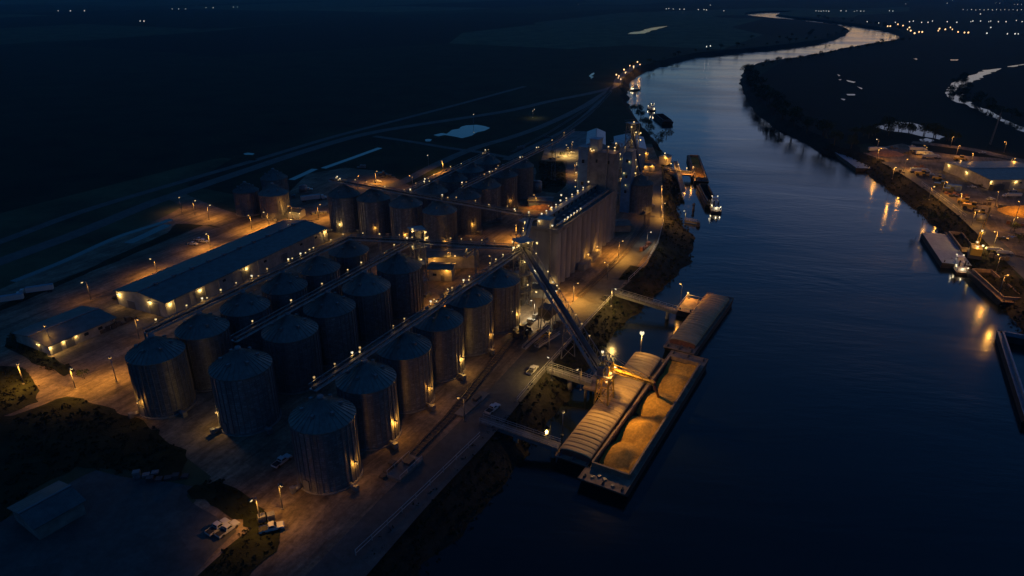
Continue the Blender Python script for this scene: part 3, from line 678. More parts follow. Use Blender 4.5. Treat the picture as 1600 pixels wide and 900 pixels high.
lattice_tower(pT2, 21, 4.0, 'brightly lit transfer tower at the river end of the cross conveyor', [(-3, -3, 20.8, 1), (0, -3.2, 21.2, 1), (3, -3, 20.6, 1), (3, 0, 20.2, 1), (-3, 0, 19.2, 1), (-1, -3.2, 15.5, 1), (3, -3, 11.5, 1), (0, -3.2, 8, 0), (3, -3, 5, 1)], power=5)
pT3 = G(824, 345, 18)
lattice_tower(pT3, 18, 3.6, 'transfer tower beside the left end of the elevator roof', [(-2.2, -2.4, 18.6, 1), (2.2, -2.4, 17.8, 1), (0, -2.5, 16.2, 1), (-2, -2.5, 13, 0)], power=4)
gallery((pT2.x, pT2.y, 20), (G(828, 352, 19).x, G(828, 352, 19).y, 21.2), 'short conveyor bridge from the transfer tower to the elevator roof', [(822, 0)], power=10)
pT4 = G(985, 300, 0)
lattice_tower(G(985, 205, 34) if False else Vector((52, 300)), 34, 4.0, 'tall lattice bucket elevator covered in lamps behind the concrete elevator', [(-1.5, -2.6, 35, 1), (-2.6, -2.6, 33, 1), (0, -2.6, 30.5, 1), (2.4, -2.6, 30, 1), (-1.2, -2.6, 27.5, 1), (2.6, -2.6, 27, 1), (.6, -2.6, 24.5, 0), (1.2, -2.6, 22.5, 1), (2.8, -2.6, 20.5, 0), (1, -2.6, 18.5, 1), (2, -2.6, 15.5, 0), (1.2, -2.6, 12.5, 1), (-2, -2.6, 9.5, 0), (2.6, -2.6, 8, 1)], platforms=7, power=4)

# ------------------------------------------------------------------ concrete elevator
E1 = Vector((0.466, 0.885, 0)); AZ = atan2(E1.y, E1.x); EN = Vector((-E1.y, E1.x, 0))   # EN points away from the river
eo = Vector((14.2, 202.0, 0)) + EN * 5.25
o = thing('concrete_elevator', 'long concrete grain elevator made of fluted round silos', 'grain elevator', eo, AZ)
EH = 19.0; m = MB()
for i in range(12):
    for sy in (-1, 1):
        MB().cyl((2.15 + i * 4.22, sy * 3.1, 0), (2.15 + i * 4.22, sy * 3.1, EH - 0.6), 2.13, None, 24, 0, False).build('silo', 'conc', o)
for i in range(12):
    m.box((2.15 + i * 4.22, 0, (EH - .6) / 2), (3.6, 5.2, EH - .6))
m.build('inner_wall', 'conc', o)
m = MB(); m.box((25.5, 0, EH - 0.3), (51.6, 11.0, 0.5)); 
for s in (-1, 1): m.box((25.5, s * 5.42, EH + 0.3), (51.6, 0.16, 0.7)) 
m.box((-.25, 0, EH + .3), (0.16, 10.6, 0.7)); m.build('roof_slab', 'concdark', o)
g_ = MB(); g_.box((27, 1.9, EH + 1.2), (44, 2.0, 2.2)); g_.prism([(5, .75), (49, .75), (49, 3.05), (5, 3.05)], EH + 2.3, EH + 2.45); ga = g_.build('roof_gallery', 'stiff', o)
for i in range(9): MB().box((9 + i * 4.6, -1.2, EH + .5), (1.2, 1.0, .9)).build('roof_fan', 'steel', o)
for i in range(12): MB().box((7 + i * 3.6, .87, EH + 1.5), (1.1, 0.08, 0.9)).build('window', 'glass', ga)
m = MB()
for i in range(11): m.cyl((4 + i * 4.2, -3.0, EH - .05), (4 + i * 4.2, -3.0, EH + .9), 0.55, None, 10)
m.build('roof_hatch', 'steel', o)
m = MB(); m.bar((3, -3.9, EH + 1.2), (48, -3.9, EH + 1.2), 0.8, 0.5); m.build('roof_conveyor', 'steel', o)
m = MB(); m.box((2.6, .2, EH + 1.5), (3.4, 4.4, 2.6)); m.prism([(.7, -2.2), (4.5, -2.2), (4.5, 2.6), (.7, 2.6)], EH + 2.8, EH + 3.0); m.build('hoist_house', 'wallsheet', o)
for x, y, z, b in ((1, -2.8, 1.4, 1), (.4, 1.5, 2.4, 1), (5.5, 3.0, 3.1, 1), (9, 3.0, 3.1, 0), (13, 3.0, 3.1, 1), (16.5, 3.0, 3.1, 0), (20, 3.0, 3.6, 1), (21, 3.2, 5.2, 1), (25, 3.0, 3.1, 0), (30, 3.0, 3.1, 0), (35, 3.0, 3.1, 1), (40, 3.0, 3.1, 0), (45, 3.0, 4.0, 1),
                   (7.0, -4.4, 1.9, 0), (9.5, -4.4, 1.9, 1), (12, -4.4, 1.9, 0), (14.5, -4.4, 1.9, 0), (17, -4.4, 1.9, 0), (20, -4.4, 1.9, 0)):
    part_lamp(o, (x, y, EH + z), 'w', .3 if b else .24, 3.5 if b else 2, YEL)
m = MB(); TH = 33.0
m.box((51.2, -.3, TH / 2), (5.4, 9.6, TH)); tw = m.build('headhouse_tower', 'concdark', o)
MB().box((51.2, -.3, TH + .15), (5.8, 10.0, 0.3)).build('tower_roof', 'concdark', tw)
for y in (-3, 1.6): MB().box((48.46, y, TH - 3.0), (0.08, 0.7, 1.2)).build('window', 'glass', tw)
m = MB(); m.box((51.5, 3.2, TH + 2.3), (4, 3.4, 4.2)); m.prism([(49.3, 1.3), (53.7, 1.3), (53.7, 5.1), (49.3, 5.1)], TH + 4.4, TH + 4.65); m.build('penthouse', 'bluesheet', tw)
m = MB()
for y in (-4.8, -2.5, 0): m.bar((49, y, TH + .3), (49, y, TH + 1.4), .1)
m.bar((49, -5, TH + 1.4), (49, 1, TH + 1.4), .08); m.build('railing', 'steel', tw)
MB().bar((48.7, 4.7, 0), (48.7, 4.7, TH + 2), .7).build('elevator_leg', 'steel', tw); MB().bar((48.2, -2.5, 19), (48.2, -2.5, TH + 2.5), .6).build('elevator_leg', 'steel', tw)
for x, y, z, b in ((48.6, 4.2, TH + 1.2, 1), (48.3, 3.6, TH + .6, 1), (48.3, 2.8, TH + .9, 1), (53, -1, TH + 1.6, 1), (53, -3.5, TH + 1.6, 1), (50, -4.5, TH + 1.2, 0)):
    part_lamp(tw, (x, y, z), 'y', .28, 2, SOD)
m = MB(); m.box((20, -6.6, 1.2), (6, 2.4, 2.4)); m.box((30, -6.4, 1.0), (9, 1.8, 2.0)); m.build('dock_shed', 'concdark', o)
part_lamp(o, (24.5, -6.2, 3.4), 'o', .3, 30, SOD); part_lamp(o, (33, -6.2, 3.4), 'o', .25, 26, SOD)
part_lamp(o, (-.9, -4.4, 2.4), 'w', .35, 20, YEL); part_lamp(o, (-.9, 2.0, 5), 'w', .3, 14, WHT)
# side conveyors down the elevator end
m = MB(); m.bar((-1.2, -3.2, 2), (-1.2, -3.2, EH + 1), .5); m.build('downpipe', 'steel', o)

# blue sided towers and gable roofs behind
def box_tower(p, sx, sy, h, label, lamps=(), m_='towerblue', name='leg_tower', rz=AZ, cat='tower', wins=True):
    o = thing(name, label, cat, (p[0], p[1], 0), rz); MB().box((0, 0, h / 2), (sx, sy, h)).build('wall', m_, o)
    MB().box((0, 0, h + .12), (sx + .4, sy + .4, .24)).build('roof', 'stiff', o)
    if wins:
        for k in range(3): MB().box((-sx / 2 - .04, 0, h * (.35 + .25 * k)), (.08, 1, 1.3)).build('window', 'glass', o)
    for (x, y, z, b) in lamps: part_lamp(o, (x, y, z), 'y', .26 if b else .2, 1.2 if b else .6)
    return o
pb = G(917, 290, 0)
box_tower(Vector((27.5, 256)), 4.5, 4.0, 33.5, 'tall blue sheet-sided tower left of the concrete headhouse', [(-2.6, 2.4, 27, 0), (-2.6, 2.5, 24, 1), (-2.6, 2.6, 21, 1), (-2.6, 2.6, 18.5, 0)])
box_tower(Vector((48.5, 283)), 4.5, 4.0, 26, 'slim blue tower behind the concrete headhouse', [(-2.6, -1, 22, 1), (-2.6, 1, 17, 1), (-2.6, 0, 12, 0)])
def gable_building(corner, dx, dy, wh, rh, label, name='warehouse', wallm='wallsheet', roofm='roofsheet', cat='warehouse', doors=(), ends=(), over=0.5, group=None, windows=()):
    # corner: near corner; dx: unit vector along the ridge * length; dy: across * width
    dx = Vector(dx); dy = Vector(dy); Lx, Wy = dx.length, dy.length
    rz = atan2(dx.y, dx.x); o = thing(name, label, cat, (corner[0], corner[1], 0), rz, group)
    s = 1 if (dx.x * dy.y - dx.y * dy.x) > 0 else -1
    W_ = Wy * s
    V = [(0, 0, 0), (Lx, 0, 0), (Lx, W_, 0), (0, W_, 0), (0, 0, wh), (Lx, 0, wh), (Lx, W_, wh), (0, W_, wh), (0, W_ / 2, wh + rh - .02), (Lx, W_ / 2, wh + rh - .02)]
    MB().add(V, [(0, 1, 5, 4), (1, 2, 6, 9, 5), (2, 3, 7, 6), (3, 0, 4, 8, 7)]).build('wall', wallm, o)
    k = over * s; t = .14; zo = -over * rh / (Wy / 2)
    P = [(-over, -k, wh + zo), (Lx + over, -k, wh + zo), (Lx + over, W_ / 2, wh + rh), (-over, W_ / 2, wh + rh), (Lx + over, W_ + k, wh + zo), (-over, W_ + k, wh + zo)]
    Q = [(x, y, z + t) for x, y, z in P]
    rf = MB().add(P + Q, [(0, 1, 2, 3), (3, 2, 4, 5), (6, 9, 8, 7), (9, 11, 10, 8), (0, 6, 7, 1), (4, 10, 11, 5), (0, 3, 9, 6), (3, 5, 11, 9), (1, 7, 8, 2), (2, 8, 10, 4)]).build('roof', roofm, o)
    MB().bar((-over, W_ / 2, wh + rh + t + .05), (Lx + over, W_ / 2, wh + rh + t + .05), .5, .14).build('ridge_cap', 'stiff', rf)
    for (x, w_, h_) in doors:
        d = MB().box((x, -.05 * s, h_ / 2), (w_, .1, h_)).build('door', 'door', o); MB().box((x, -.06 * s, h_ + .1), (w_ + .4, .16, .2)).build('door_frame', 'line', d)
    for (y, w_, h_) in ends:
        d = MB().box((-.05, y * s, h_ / 2), (.1, w_, h_)).build('door', 'door', o); MB().box((-.06, y * s, h_ + .1), (.16, w_ + .4, .2)).build('door_frame', 'line', d)
    for (x, z) in windows: MB().box((x, -.04 * s, z), (1.2, .08, .8)).build('window', 'glass', o)
    return o, s
w1, s1 = gable_building((-100.2, 180.5), Vector((0.423, 0.906, 0)) * 72.5, Vector((-0.87, 0.49, 0)) * 20.8, 5.0, 1.5, 'long blue-roofed flat storage warehouse with lit side doors', doors=((12.5, 4, 4), (31, 3.5, 3.6), (49, 3, 3)), ends=((5, 4, 4), (15, 3, 2.6)), windows=((22, 3.4), (40, 3.4), (58, 3.4), (66, 3.4)))
for x, y, pw, c in ((1.5, -.4, 22, YEL), (12.5, -.4, 34, YEL), (31.5, -.4, 22, YEL), (71, -.5, 34, YEL)): part_lamp(w1, (x, y, 4.3), 'y', .28, pw, c)
for i in range(10): MB().box((6 + i * 6.7, 10.4 * s1, 6.85), (1.1, 1.1, .6)).build('roof_vent', 'stiff', w1)
for i in range(13): MB().box((3 + i * 5.6, -.08 * s1, 2.4), (.16, .14, 4.7)).build('downspout', 'line', w1)
for y, pw in ((6.5, 26), (19.6, 34)): part_lamp(w1, (-.5, y, 4.1), 'y', .28, pw, YEL)
w2, s2 = gable_building((-121.0, 158.6), Vector((0.47, 0.883, 0)) * 18.6, Vector((-0.86, 0.51, 0)) * 15.6, 2.8, 1.0, 'small blue-roofed shop building at the left edge', name='workshop', doors=((1.8, 2.4, 2.2), (5.4, 2.4, 2.2)), ends=((4.4, 1.2, 2.1),), cat='workshop', windows=((10, 1.7), (14, 1.7)))
for x, y, pw in ((.2, -.4, 26), (3.8, -.35, 8), (7.2, -.35, 5)): part_lamp(w2, (x, y, 2.5), 'y', .2, pw, YEL)
part_lamp(w2, (-.4, 4.6, 2.4), 'y', .2, 9, YEL)
# lit open shed by the small bins
ws, _q = gable_building(G(468, 342), Vector((-6.2, 1.5, 0)), Vector((1.2, 5, 0)), 2.8, .8, 'small lit shed against the small bins', name='pump_shed', cat='shed', wallm='wallsheet')
part_lamp(ws, (-1.2, 1.5, 2.8), 'y', .25, 22, YEL); part_lamp(ws, (3, 1.6, 3), 'y', .2, 12, YEL)
# gable roofs behind the elevator (ridge pointing away)
def back_barn(u0, u1, v, wh, ln, label):
    a = G(u0, v, wh); b = G(u1, v, wh); w_ = (b - a).length
    oo, _ = gable_building((b.x, b.y), Vector((0.12, 0.993, 0)) * ln, Vector((-0.993, 0.12, 0)) * w_, wh, 1.9, label, name='flat_store', wallm='bluesheet', roofm='shinyroof'); return oo
b1_ = back_barn(917, 945, 226, 10, 34, 'left gable-roofed store behind the towers, light strip on its ridge')
b2_ = back_barn(962, 1009, 233, 10, 30, 'wide gable-roofed store behind the lattice bucket elevator')
part_lamp(b1_, (.6, 1, 8), 'o', .3, 40, SOD)
# receiving shed lit from inside between bins and elevator
pr = G(678, 440)
rs, _q = gable_building(G(748, 418), Vector((-17, -2.2, 0)), Vector((-1.0, 7.5, 0)), 4.6, .7, 'dark-roofed truck receiving shed with orange light inside', name='receiving_shed', cat='shed')
part_lamp(rs, (8, 1.4, 5.2), 'y', .25, 12, SOD); part_lamp(rs, (15, 2, 4.2), 'o', .3, 40, SOD); part_lamp(rs, (2, -1, 5.0), 'y', .25, 12, YEL)
dr, _q = gable_building(G(706, 440), Vector((-7.5, .8, 0)), Vector((.5, 5.5, 0)), 4.2, .6, 'small orange-lit control building beside the middle row', name='control_building', cat='building', doors=((3, 1.2, 2.1),), windows=((5.6, 2.2),))
part_lamp(dr, (1.5, 1.2, 4.4), 'o', .25, 40, SOD)
# low sheds at the elevator foot
sh, _q = gable_building(G(868, 468), Vector((-8, 1.6, 0)), Vector((.8, 4, 0)), 3.2, .5, 'small pale shed at the foot of the elevator', name='pump_shed', cat='shed', wallm='wallsheet', doors=((2, 1.1, 2.1),))
part_lamp(sh, (.3, 1.2, 3.2), 'w', .3, 60, WHT)
sh2, _q = gable_building(G(985, 362), Vector((-9, -.8, 0)), Vector((1.6, 7, 0)), 2.6, .5, 'low grey-roofed shed beside the concrete elevator', name='pump_shed', cat='shed', wallm='concdark')
sh3, _q = gable_building(G(862, 325, 0), Vector((-10, 1, 0)), Vector((1.6, 6, 0)), 3.0, .5, 'low blue-grey shed left of the elevator roof', name='pump_shed', cat='shed', wallm='bluesheet')
# right bank building
qb, _q = gable_building(G(1548, 281, 4.5), Vector((36, 1.6, 0)), Vector((6.3, 34.0, 0)), 4.5, 1.0, 'large blue-roofed warehouse on the right bank wharf', doors=((8, 4, 3.4), (24, 4, 3.4)), windows=((15, 3), (19, 3)))
for x, y in ((.4, -.4), (12.5, -.4), (30, -.4)): part_lamp(qb, (x, y, 3.9), 'y', .38, 16, YEL)
for y in (17, 31): part_lamp(qb, (-.5, y, 4.0), 'y', .38, 16, YEL)
part_lamp(qb, (7, 33, 5.5), 'o', .45, 8, SOD)
# houses / sheds in the lower left corner and far left
hb, _q = gable_building((-83, 93), Vector((0.55, 0.835, 0)) * 8, Vector((-0.835, 0.55, 0)) * 9, 3.0, 1.0, 'pale-roofed hut in the dark lower left corner', name='hut', cat='hut', wallm='concdark')
hb2, _q = gable_building(G(590, 232 + 60, 0) if False else G(1042, 258), Vector((3, 4.5, 0)), Vector((-4, 2.4, 0)), 4, .6, 'small dock hut above the upstream loading platform', name='dock_hut', cat='hut')
part_lamp(hb2, (-.5, 1, 4.4), 'y', .35, 26, SOD); part_lamp(hb2, (1, 2, 6), 'w', .3, 10, YEL)

# ------------------------------------------------------------------ street lamps
def street_lamp_proto(h, kind, name='street_lamp', arm=1.4):
    o = thing(name, 'x', 'street lamp')
    MB().cyl((0, 0, 0), (0, 0, h), .14, .09, 8).build('pole', 'steel', o)
    MB().bar((0, 0, h - .1), (arm, 0, h + .25), .09).build('arm', 'steel', o)
    hd = MB().box((arm, 0, h + .34), (.9, .4, .14)).build('lamp_head', 'darksteel', o)
    MB().ball((arm, 0, h + .16), .30, 0, 10, 6, .8).build('globe', 'bulb_' + kind, hd)
    MB().cyl((0, 0, 0), (0, 0, .3), .3, .3, 8).build('base', 'concdark', o)
    return o
LP = {}
def street_lamp(u, v, label, power=60, kind='y', color=SOD, h=6.0, base=0.0, rz=None, group='street lamps', arm=1.2):
    if v > 640 and u < 800: power *= .5
    k = (h, kind, arm)
    if k not in LP: LP[k] = street_lamp_proto(h, kind, arm=arm); o = LP[k]
    else: o = copy_tree(LP[k])
    for ch in list(o.children):
        if ch.type == 'LIGHT': bpy.data.objects.remove(ch)
    rz = U(0, 6.28) if rz is None else rz
    p = G(u, v, base + h); o.location = (p.x - arm * cos(rz), p.y - arm * sin(rz), base); o.rotation_euler = (0, 0, rz); o['label'] = label; o['group'] = group; o['category'] = 'street lamp'
    if u > 1360 or (450 < u < 820 and v > 480) or h > 6.5: o['bare'] = 1
    PEND.append((o, (arm, 0, h - .5), power, color))
    return o
PEND = []
SL = [
 (973,377,'street lamp halfway along the rail track by the elevator',120,'o',SOD),(903,443,'street lamp at the near end of the elevator',110,'o',SOD),
 (962,452,'bright lamp on the bank where the upstream walkway starts',80,'w',YEL),(1034,291,'lamp by the road between the lone round bin and the river',70,'o',SOD),
 (1039,318,'lamp on the bank above the moored towboat',90,'o',SOD),(1017,363,'pale lamp on the river road beside the elevator',14,'w',WHT),
 (128,442,'lamp on the gravel lot near the semi truck',10,'y',SOD),(235,405,'lamp on the gravel lot behind the long warehouse',60,'y',SOD),
 (322,366,'lamp beside the three parked pickups',55,'y',SOD),(280,309,'lamp at the levee road junction',20,'y',SOD),(305,314,'second lamp from the levee road junction',20,'y',SOD),
 (328,321,'third lamp from the levee road junction',45,'y',SOD),(412,332,'lamp between the small bins and the warehouse',70,'y',SOD),(388,337,'lamp on the side road left of the small bins',60,'o',SOD),
 (589,268,'lone lamp behind the row of bins across the yard',90,'o',SOD),(668,243,'lamp beside the access road behind the bins',0,'w',SOD),(690,252,'lamp over the access road behind the bins',80,'o',SOD),
 (740,179,'far lamp on the levee road by the pale pond',0,'w',WHT),(835,171,'bright lamp where the levee road meets the gravel lane',10,'w',WHT),
 (172,560,'tall lamp on the yard left of the nearest unlit bin',40,'o',SOD),(392,783,'lamp on the grass island by the two pickups',40,'y',SOD),
 (112,577,'lamp in front of the small warehouse',50,'y',SOD),(28,570,'lamp at the far left edge of the yard',60,'o',SOD),
 (885,227,'bright floodlight over the gravel yard',150,'w',YEL),(895,222,'second floodlight over the gravel yard',10,'w',YEL),(901,255,'lamp by the left foot of the blue tower',40,'y',SOD),
 (834,305,'small lamp at the foot of the nearer back row of bins',25,'o',SOD),(857,322,'lamp over the brown spoil heap',28,'o',SOD),
 (857,559,'bright lamp at the shore end of the loader walkway',40,'w',YEL),(902,578,'lamp on the loader walkway',12,'y',SOD),
 (1069,330,'lamp on the bank by the mooring piles',10,'w',YEL),(500,320,'lamp between the small bins and the row across the yard',75,'o',SOD),
 (450,352,'lamp at the far corner of the long warehouse',35,'w',SOD),(750,522,'lamp at the foot of the second bin by the river',60,'o',SOD) if False else (800,487,'lamp at the foot of the first bin by the river',90,'y',SOD),
 
 (440,760,'lamp on the road beside the nearest bin by the river',22,'o',SOD),(225,600,'lamp in front of the nearest bin beside the warehouse',40,'o',SOD),
 (700,452,'lamp in the yard behind the second bin by the river',45,'y',SOD),(806,352,'lamp at the orange-lit pit by the elevator',80,'o',SOD),(830,470,'white lamp at the elevator foot',45,'w',WHT),
 (1370,218,'lamp on the upstream mound of the right bank',10,'w',SOD),(1377,232,'lamp beside the box trucks at the wharf end',160,'o',SOD),(1418,249,'lamp on the wharf above the first long reflection',260,'o',SOD),(1400,262,'lamp on the wharf bank',120,'y',SOD),
 (1460,292,'lamp on the wharf above the second long reflection',240,'y',SOD),(1502,303,'lamp on the wharf beside the loading machines',140,'o',SOD),(1554,362,'lamp on the wharf beside the tank trucks',170,'o',SOD),(1592,315,'lamp at the right edge of the wharf',90,'o',SOD),
 (1490,214,'lamp on the right bank beyond the wharf road',40,'o',SOD),(1570,222,'lamp at the far end of the wharf road',60,'o',SOD),(1520,240,'lamp over the wharf road',60,'o',SOD),(1586,248,'orange lamp behind the wharf warehouse',60,'o',SOD),(1560,398,'lamp at the crane berth on the wharf',170,'y',SOD),
 (1590,340,'lamp by the yellow building on the right edge',60,'o',SOD),
]
for u, v, lb, pw, kd, cl in SL: street_lamp(u, v, lb, pw, kd, cl)
street_lamp(1063, 444, 'tall lamp mast behind the small deck barge', 110, 'y', SOD, 8.0, -5)
street_lamp(1003, 523, 'tall glowing lamp mast on the covered barge berth', 120, 'y', (1, .55, .14), 7.0, -3.0, arm=.05)
street_lamp(880, 645, 'unlit-looking slim lamp mast over the inner basin', 0, 'y', SOD, 6.0, -5, arm=.3)
for o_, l_, pw, cl in PEND:
    if pw and o_.get('bare'): lamp_light(o_, l_, pw * (1.6 if l_ and o_.location.x > 100 or o_.location.z < -1 else .5), cl, .3)
    elif pw: lamp_light(o_, l_, pw * 8.0, cl, .3, 158, (l_[0], l_[1], 0))

NP = len(PEND)
# far lights: small lanterns on poles
def far_light(kind, px, r):
    m = MB(); m.cyl((0, 0, 0), (0, 0, 7), .15, .1, 5, 1); m.ball((0, 0, 7.2), r, 0, 6, 4)
    o = m.build('yard_light', ['bulb_far_' + kind, 'darksteel']); return o
FP = {}
def far(pxs, kind, r, label, group):
    for i, (u, v) in enumerate(pxs):
        k = (kind, r)
        if k not in FP: o = far_light(kind, None, r); FP[k] = o
        else: o = FP[k].copy(); col.objects.link(o)
        p = G(u, v, 7); o.location = (p.x, p.y, 0); k_ = U(.5, 1.15); o.scale = (k_, k_, 1); us_ = [q[0] for q in pxs]; f_ = (u - min(us_)) / max(1, max(us_) - min(us_))
        lb_ = label if len(pxs) < 4 else label + ', ' + ('left end', 'left of middle', 'middle', 'right of middle', 'right end')[min(4, int(f_ * 5))]; tag(o, lb_, 'yard light', group)
far([(91,17),(110,17),(132,17)], 'w', 1.3, 'lone white light in the far left row of three', 'three white lights far left')
far([(219,33),(225,33)], 'w', 1.1, 'one of the pair of white lights on the dark left plain', 'pair of white lights on the left plain')
far([(269,14),(279,14),(290,14),(322,12),(333,12),(365,11),(371,11)], 'w', 1.0, 'faint white light on the far left skyline', 'faint lights on the far left skyline')
far([(904,7),(1041,14),(1045,13.5),(1052,14),(1062,14.5),(1069,14.5),(1091,15),(1100,15),(1104,15.5),(1110,8),(1131,17)], 'w', 1.2, 'white light on the skyline above the long thin lake', 'white lights above the thin lake')
far([(1110,72),(1104,73)], 'w', .9, 'white light on the far bank mirrored in the river', 'lights on the far bank')
far([(u, 17 + (i % 3) * .3) for i, u in enumerate([1275,1279,1283,1287,1291,1295,1314,1322,1335,1339,1345,1350,1390,1395])], 'w', 1.1, 'white light in the thin row beyond the far bend', 'thin row of lights beyond the far bend')
far([(1415,6),(1480,5),(1488,1),(1556,5),(1562,5),(1585,7),(1590,7),(1596,7)] + [(1505 + i * 6.5, 15 + (i % 2) * .7) for i in range(15)], 'w', 1.0, 'white light on the skyline at the top right', 'skyline lights at the top right')
far([(1355,34),(1373,36),(1399,35),(1421,34),(1427,33),(1440,35),(1450,35),(1457,33),(1480,34),(1495,35),(1517,34),(1520,33),(1532,33),(1545,34),(1548,33),(1560,34),(1572,34),(1588,32),(1597,34),(1532,22),(1548,43),(1542,52),(1574,53),(1586,53),(1591,53)], 'w', 1.1, 'white light of the settlement beyond the right bank', 'white lights of the far settlement')
far([(1387,41),(1391,41),(1403,38),(1411,40),(1418,46),(1421,43),(1423,48),(1429,52),(1436,50),(1441,50),(1466,48),(1468,45),(1477,46),(1485,43),(1488,46),(1497,50),(1507,51),(1513,51)], 'o', 1.4, 'orange light of the riverside works at the far bend', 'orange lights at the far bend')
far([(963,117),(970,124),(975,109),(984,103),(996,97),(977,114),(967,119),(990,104)], 'o', .75, 'orange light at the upstream dock', 'orange lights at the upstream dock')
for i, (u, v) in enumerate([(966,122),(978,113),(990,106),(1000,101)]):
    far([(u, v)], 'o', .6, 'orange work light on the upstream dock road', 'work lights on the upstream dock road')
    lamp_light(None, G(u, v, 5), 260, SOD, .4)

# ------------------------------------------------------------------ barges
BD = Vector((0.495, 0.869, 0)); BAZ = atan2(BD.y, BD.x)
DECK = -3.0
def hull(m, L_, W_, z0, z1, rake=3.0, mi=0):
    h = W_ / 2
    top = [(-L_ / 2, -h), (L_ / 2, -h), (L_ / 2, h), (-L_ / 2, h)]; bot = [(-L_ / 2 + rake, -h), (L_ / 2 - rake, -h), (L_ / 2 - rake, h), (-L_ / 2 + rake, h)]
    V = [(x, y, z1) for x, y in top] + [(x, y, z0) for x, y in bot]
    m.add(V, [(4, 5, 1, 0), (5, 6, 2, 1), (6, 7, 3, 2), (7, 4, 0, 3), (7, 6, 5, 4)], mi)
def hopper_barge(p, rz, L_, W_, label, fill=None, covers=False, endd=4.0, side=1.0, deckz=DECK, group=None, hmat='hull', dmat='deck', covm='cover'):
    o = thing('hopper_barge', label, 'barge', (p[0], p[1], WATER), rz, group); dz = deckz - WATER; h = W_ / 2
    m = MB(); hull(m, L_, W_, -1.0, dz); hl = m.build('hull', hmat, o)
    m = MB(); x0, x1 = -L_ / 2, L_ / 2; a0, a1 = x0 + endd, x1 - endd; ya = h - side
    for (xa, xb, y0, y1) in ((x0, a0, -h, h), (a1, x1, -h, h), (a0, a1, -h, -ya), (a0, a1, ya, h)):
        m.add([(xa, y0, dz), (xb, y0, dz), (xb, y1, dz), (xa, y1, dz)], [(0, 1, 2, 3)])
    for s in (-1, 1): m.bar((x0, s * (h - .05), dz + .08), (x1, s * (h - .05), dz + .08), .14, .16)
    for x in (x0 + .1, x1 - .1): m.bar((x, -h, dz + .08), (x, h, dz + .08), .14, .16)
    m.build('deck', dmat, o)
    m = MB(); ch = 1.1 if not covers else .6
    for (xa, xb, ya_, yb) in ((a0, a1, -ya, -ya), (a0, a1, ya, ya), (a0, a0, -ya, ya), (a1, a1, -ya, ya)):
        m.bar((xa, ya_, dz + ch / 2), (xb, yb, dz + ch / 2), .18, ch)
    if not covers:
        for s in (-1, 1): m.bar((a0, s * ya, dz + ch + .05), (a1, s * ya, dz + ch + .05), .42, .1)
        for x in (a0, a1): m.bar((x, -ya, dz + ch + .05), (x, ya, dz + ch + .05), .42, .1)
    m.build('coaming', 'redrust' if covers else dmat, o)
    if not covers:
        m = MB(); zb = -.6
        m.add([(a0, -ya, zb), (a1, -ya, zb), (a1, ya, zb), (a0, ya, zb), (a0, -ya, dz), (a1, -ya, dz), (a1, ya, dz), (a0, ya, dz)], [(0, 1, 2, 3), (0, 4, 5, 1), (1, 5, 6, 2), (2, 6, 7, 3), (3, 7, 4, 0)])
        for i in range(int((a1 - a0) / 2.4)):
            for s in (-1, 1): m.box((a0 + 1.2 + i * 2.4, s * (ya - .1), (dz + zb) / 2), (.12, .16, dz - zb))
        m.build('hold', hmat, o)
        if fill:
            nx, ny = 120, 30; V = []
            for i in range(nx + 1):
                x = a0 + .1 + (a1 - a0 - .2) * i / nx
                for j in range(ny + 1):
                    y = -ya + .1 + (2 * ya - .2) * j / ny; z = zb + .02
                    for (cx, cy_, hh, sl) in fill:
                        d = hypot(x - cx, y - cy_); z = max(z, hh - sl * (d if d > .5 else (d * d + .25)))
                    z = graded(x, y, z); z += .10 * noise.noise((x * .6, y * .6, 1)) + .05 * noise.noise((x * 2, y * 2, 5)); V.append((x, y, max(z, zb + .01)))
            F = [(i * (ny + 1) + j, (i + 1) * (ny + 1) + j, (i + 1) * (ny + 1) + j + 1, i * (ny + 1) + j + 1) for i in range(nx) for j in range(ny)]
            tag(MB().add(V, F, 0, True).build('grain_load', 'grain', o), 'yellow heaps of grain')
    else:
        n = int((a1 - a0) / 1.55); st = (a1 - a0) / n; segs = 10; npan = 0; per = 4; i = 0
        while i < n:
            m = MB(); lift = .06 * (npan % 2)
            for k in range(min(per, n - i)):
                x_ = a0 + (i + k) * st; V = []
                prf = ((0, 0), (.12, .16), (.5, .2), (.88, .16), (1, 0))
                for (fx, dzz) in prf:
                    for q in range(segs + 1):
                        t = pi * q / segs; y = -cos(t) * (ya + .25); z = dz + ch + .05 + lift + sin(t) ** .8 * .85 + dzz; V.append((x_ + fx * st, y, z))
                F = [(a * (segs + 1) + q, (a + 1) * (segs + 1) + q, (a + 1) * (segs + 1) + q + 1, a * (segs + 1) + q + 1) for a in range(len(prf) - 1) for q in range(segs)]
                m.add(V, F)
            m.build('hatch_cover', covm, o); i += per; npan += 1
        m = MB()
        for xe in (a0, a1):
            V = [(xe, -cos(pi * q / segs) * (ya + .2), dz + ch + .02 + sin(pi * q / segs) ** .8 * .8) for q in range(segs + 1)]; V += [(xe, ya, dz), (xe, -ya, dz)]; MB().add(V, [tuple(range(len(V)))]).build('end_panel', 'redrust', o)
    m = MB()
    for sx in (-1, 1):
        for y in (-h + 1, 0, h - 1):
            x = sx * (L_ / 2 - 1.2); m = MB()
            for d in (-.3, .3): m.cyl((x + d, y, dz), (x + d, y, dz + .55), .16, None, 8)
            m.box((x, y, dz + .05), (1.1, .5, .1)); m.build('bollard', 'darksteel', o)
    for k in range(4):
        m = MB()
        x = -L_ / 2 + U(1.2, 3); y = U(-h + 1.4, h - 1.4); m.box((x, y, dz + .14), (U(.3, .9), U(.3, .9), .28), U(0, 3)); m.build('deck_box', 'steel', o)
    return o
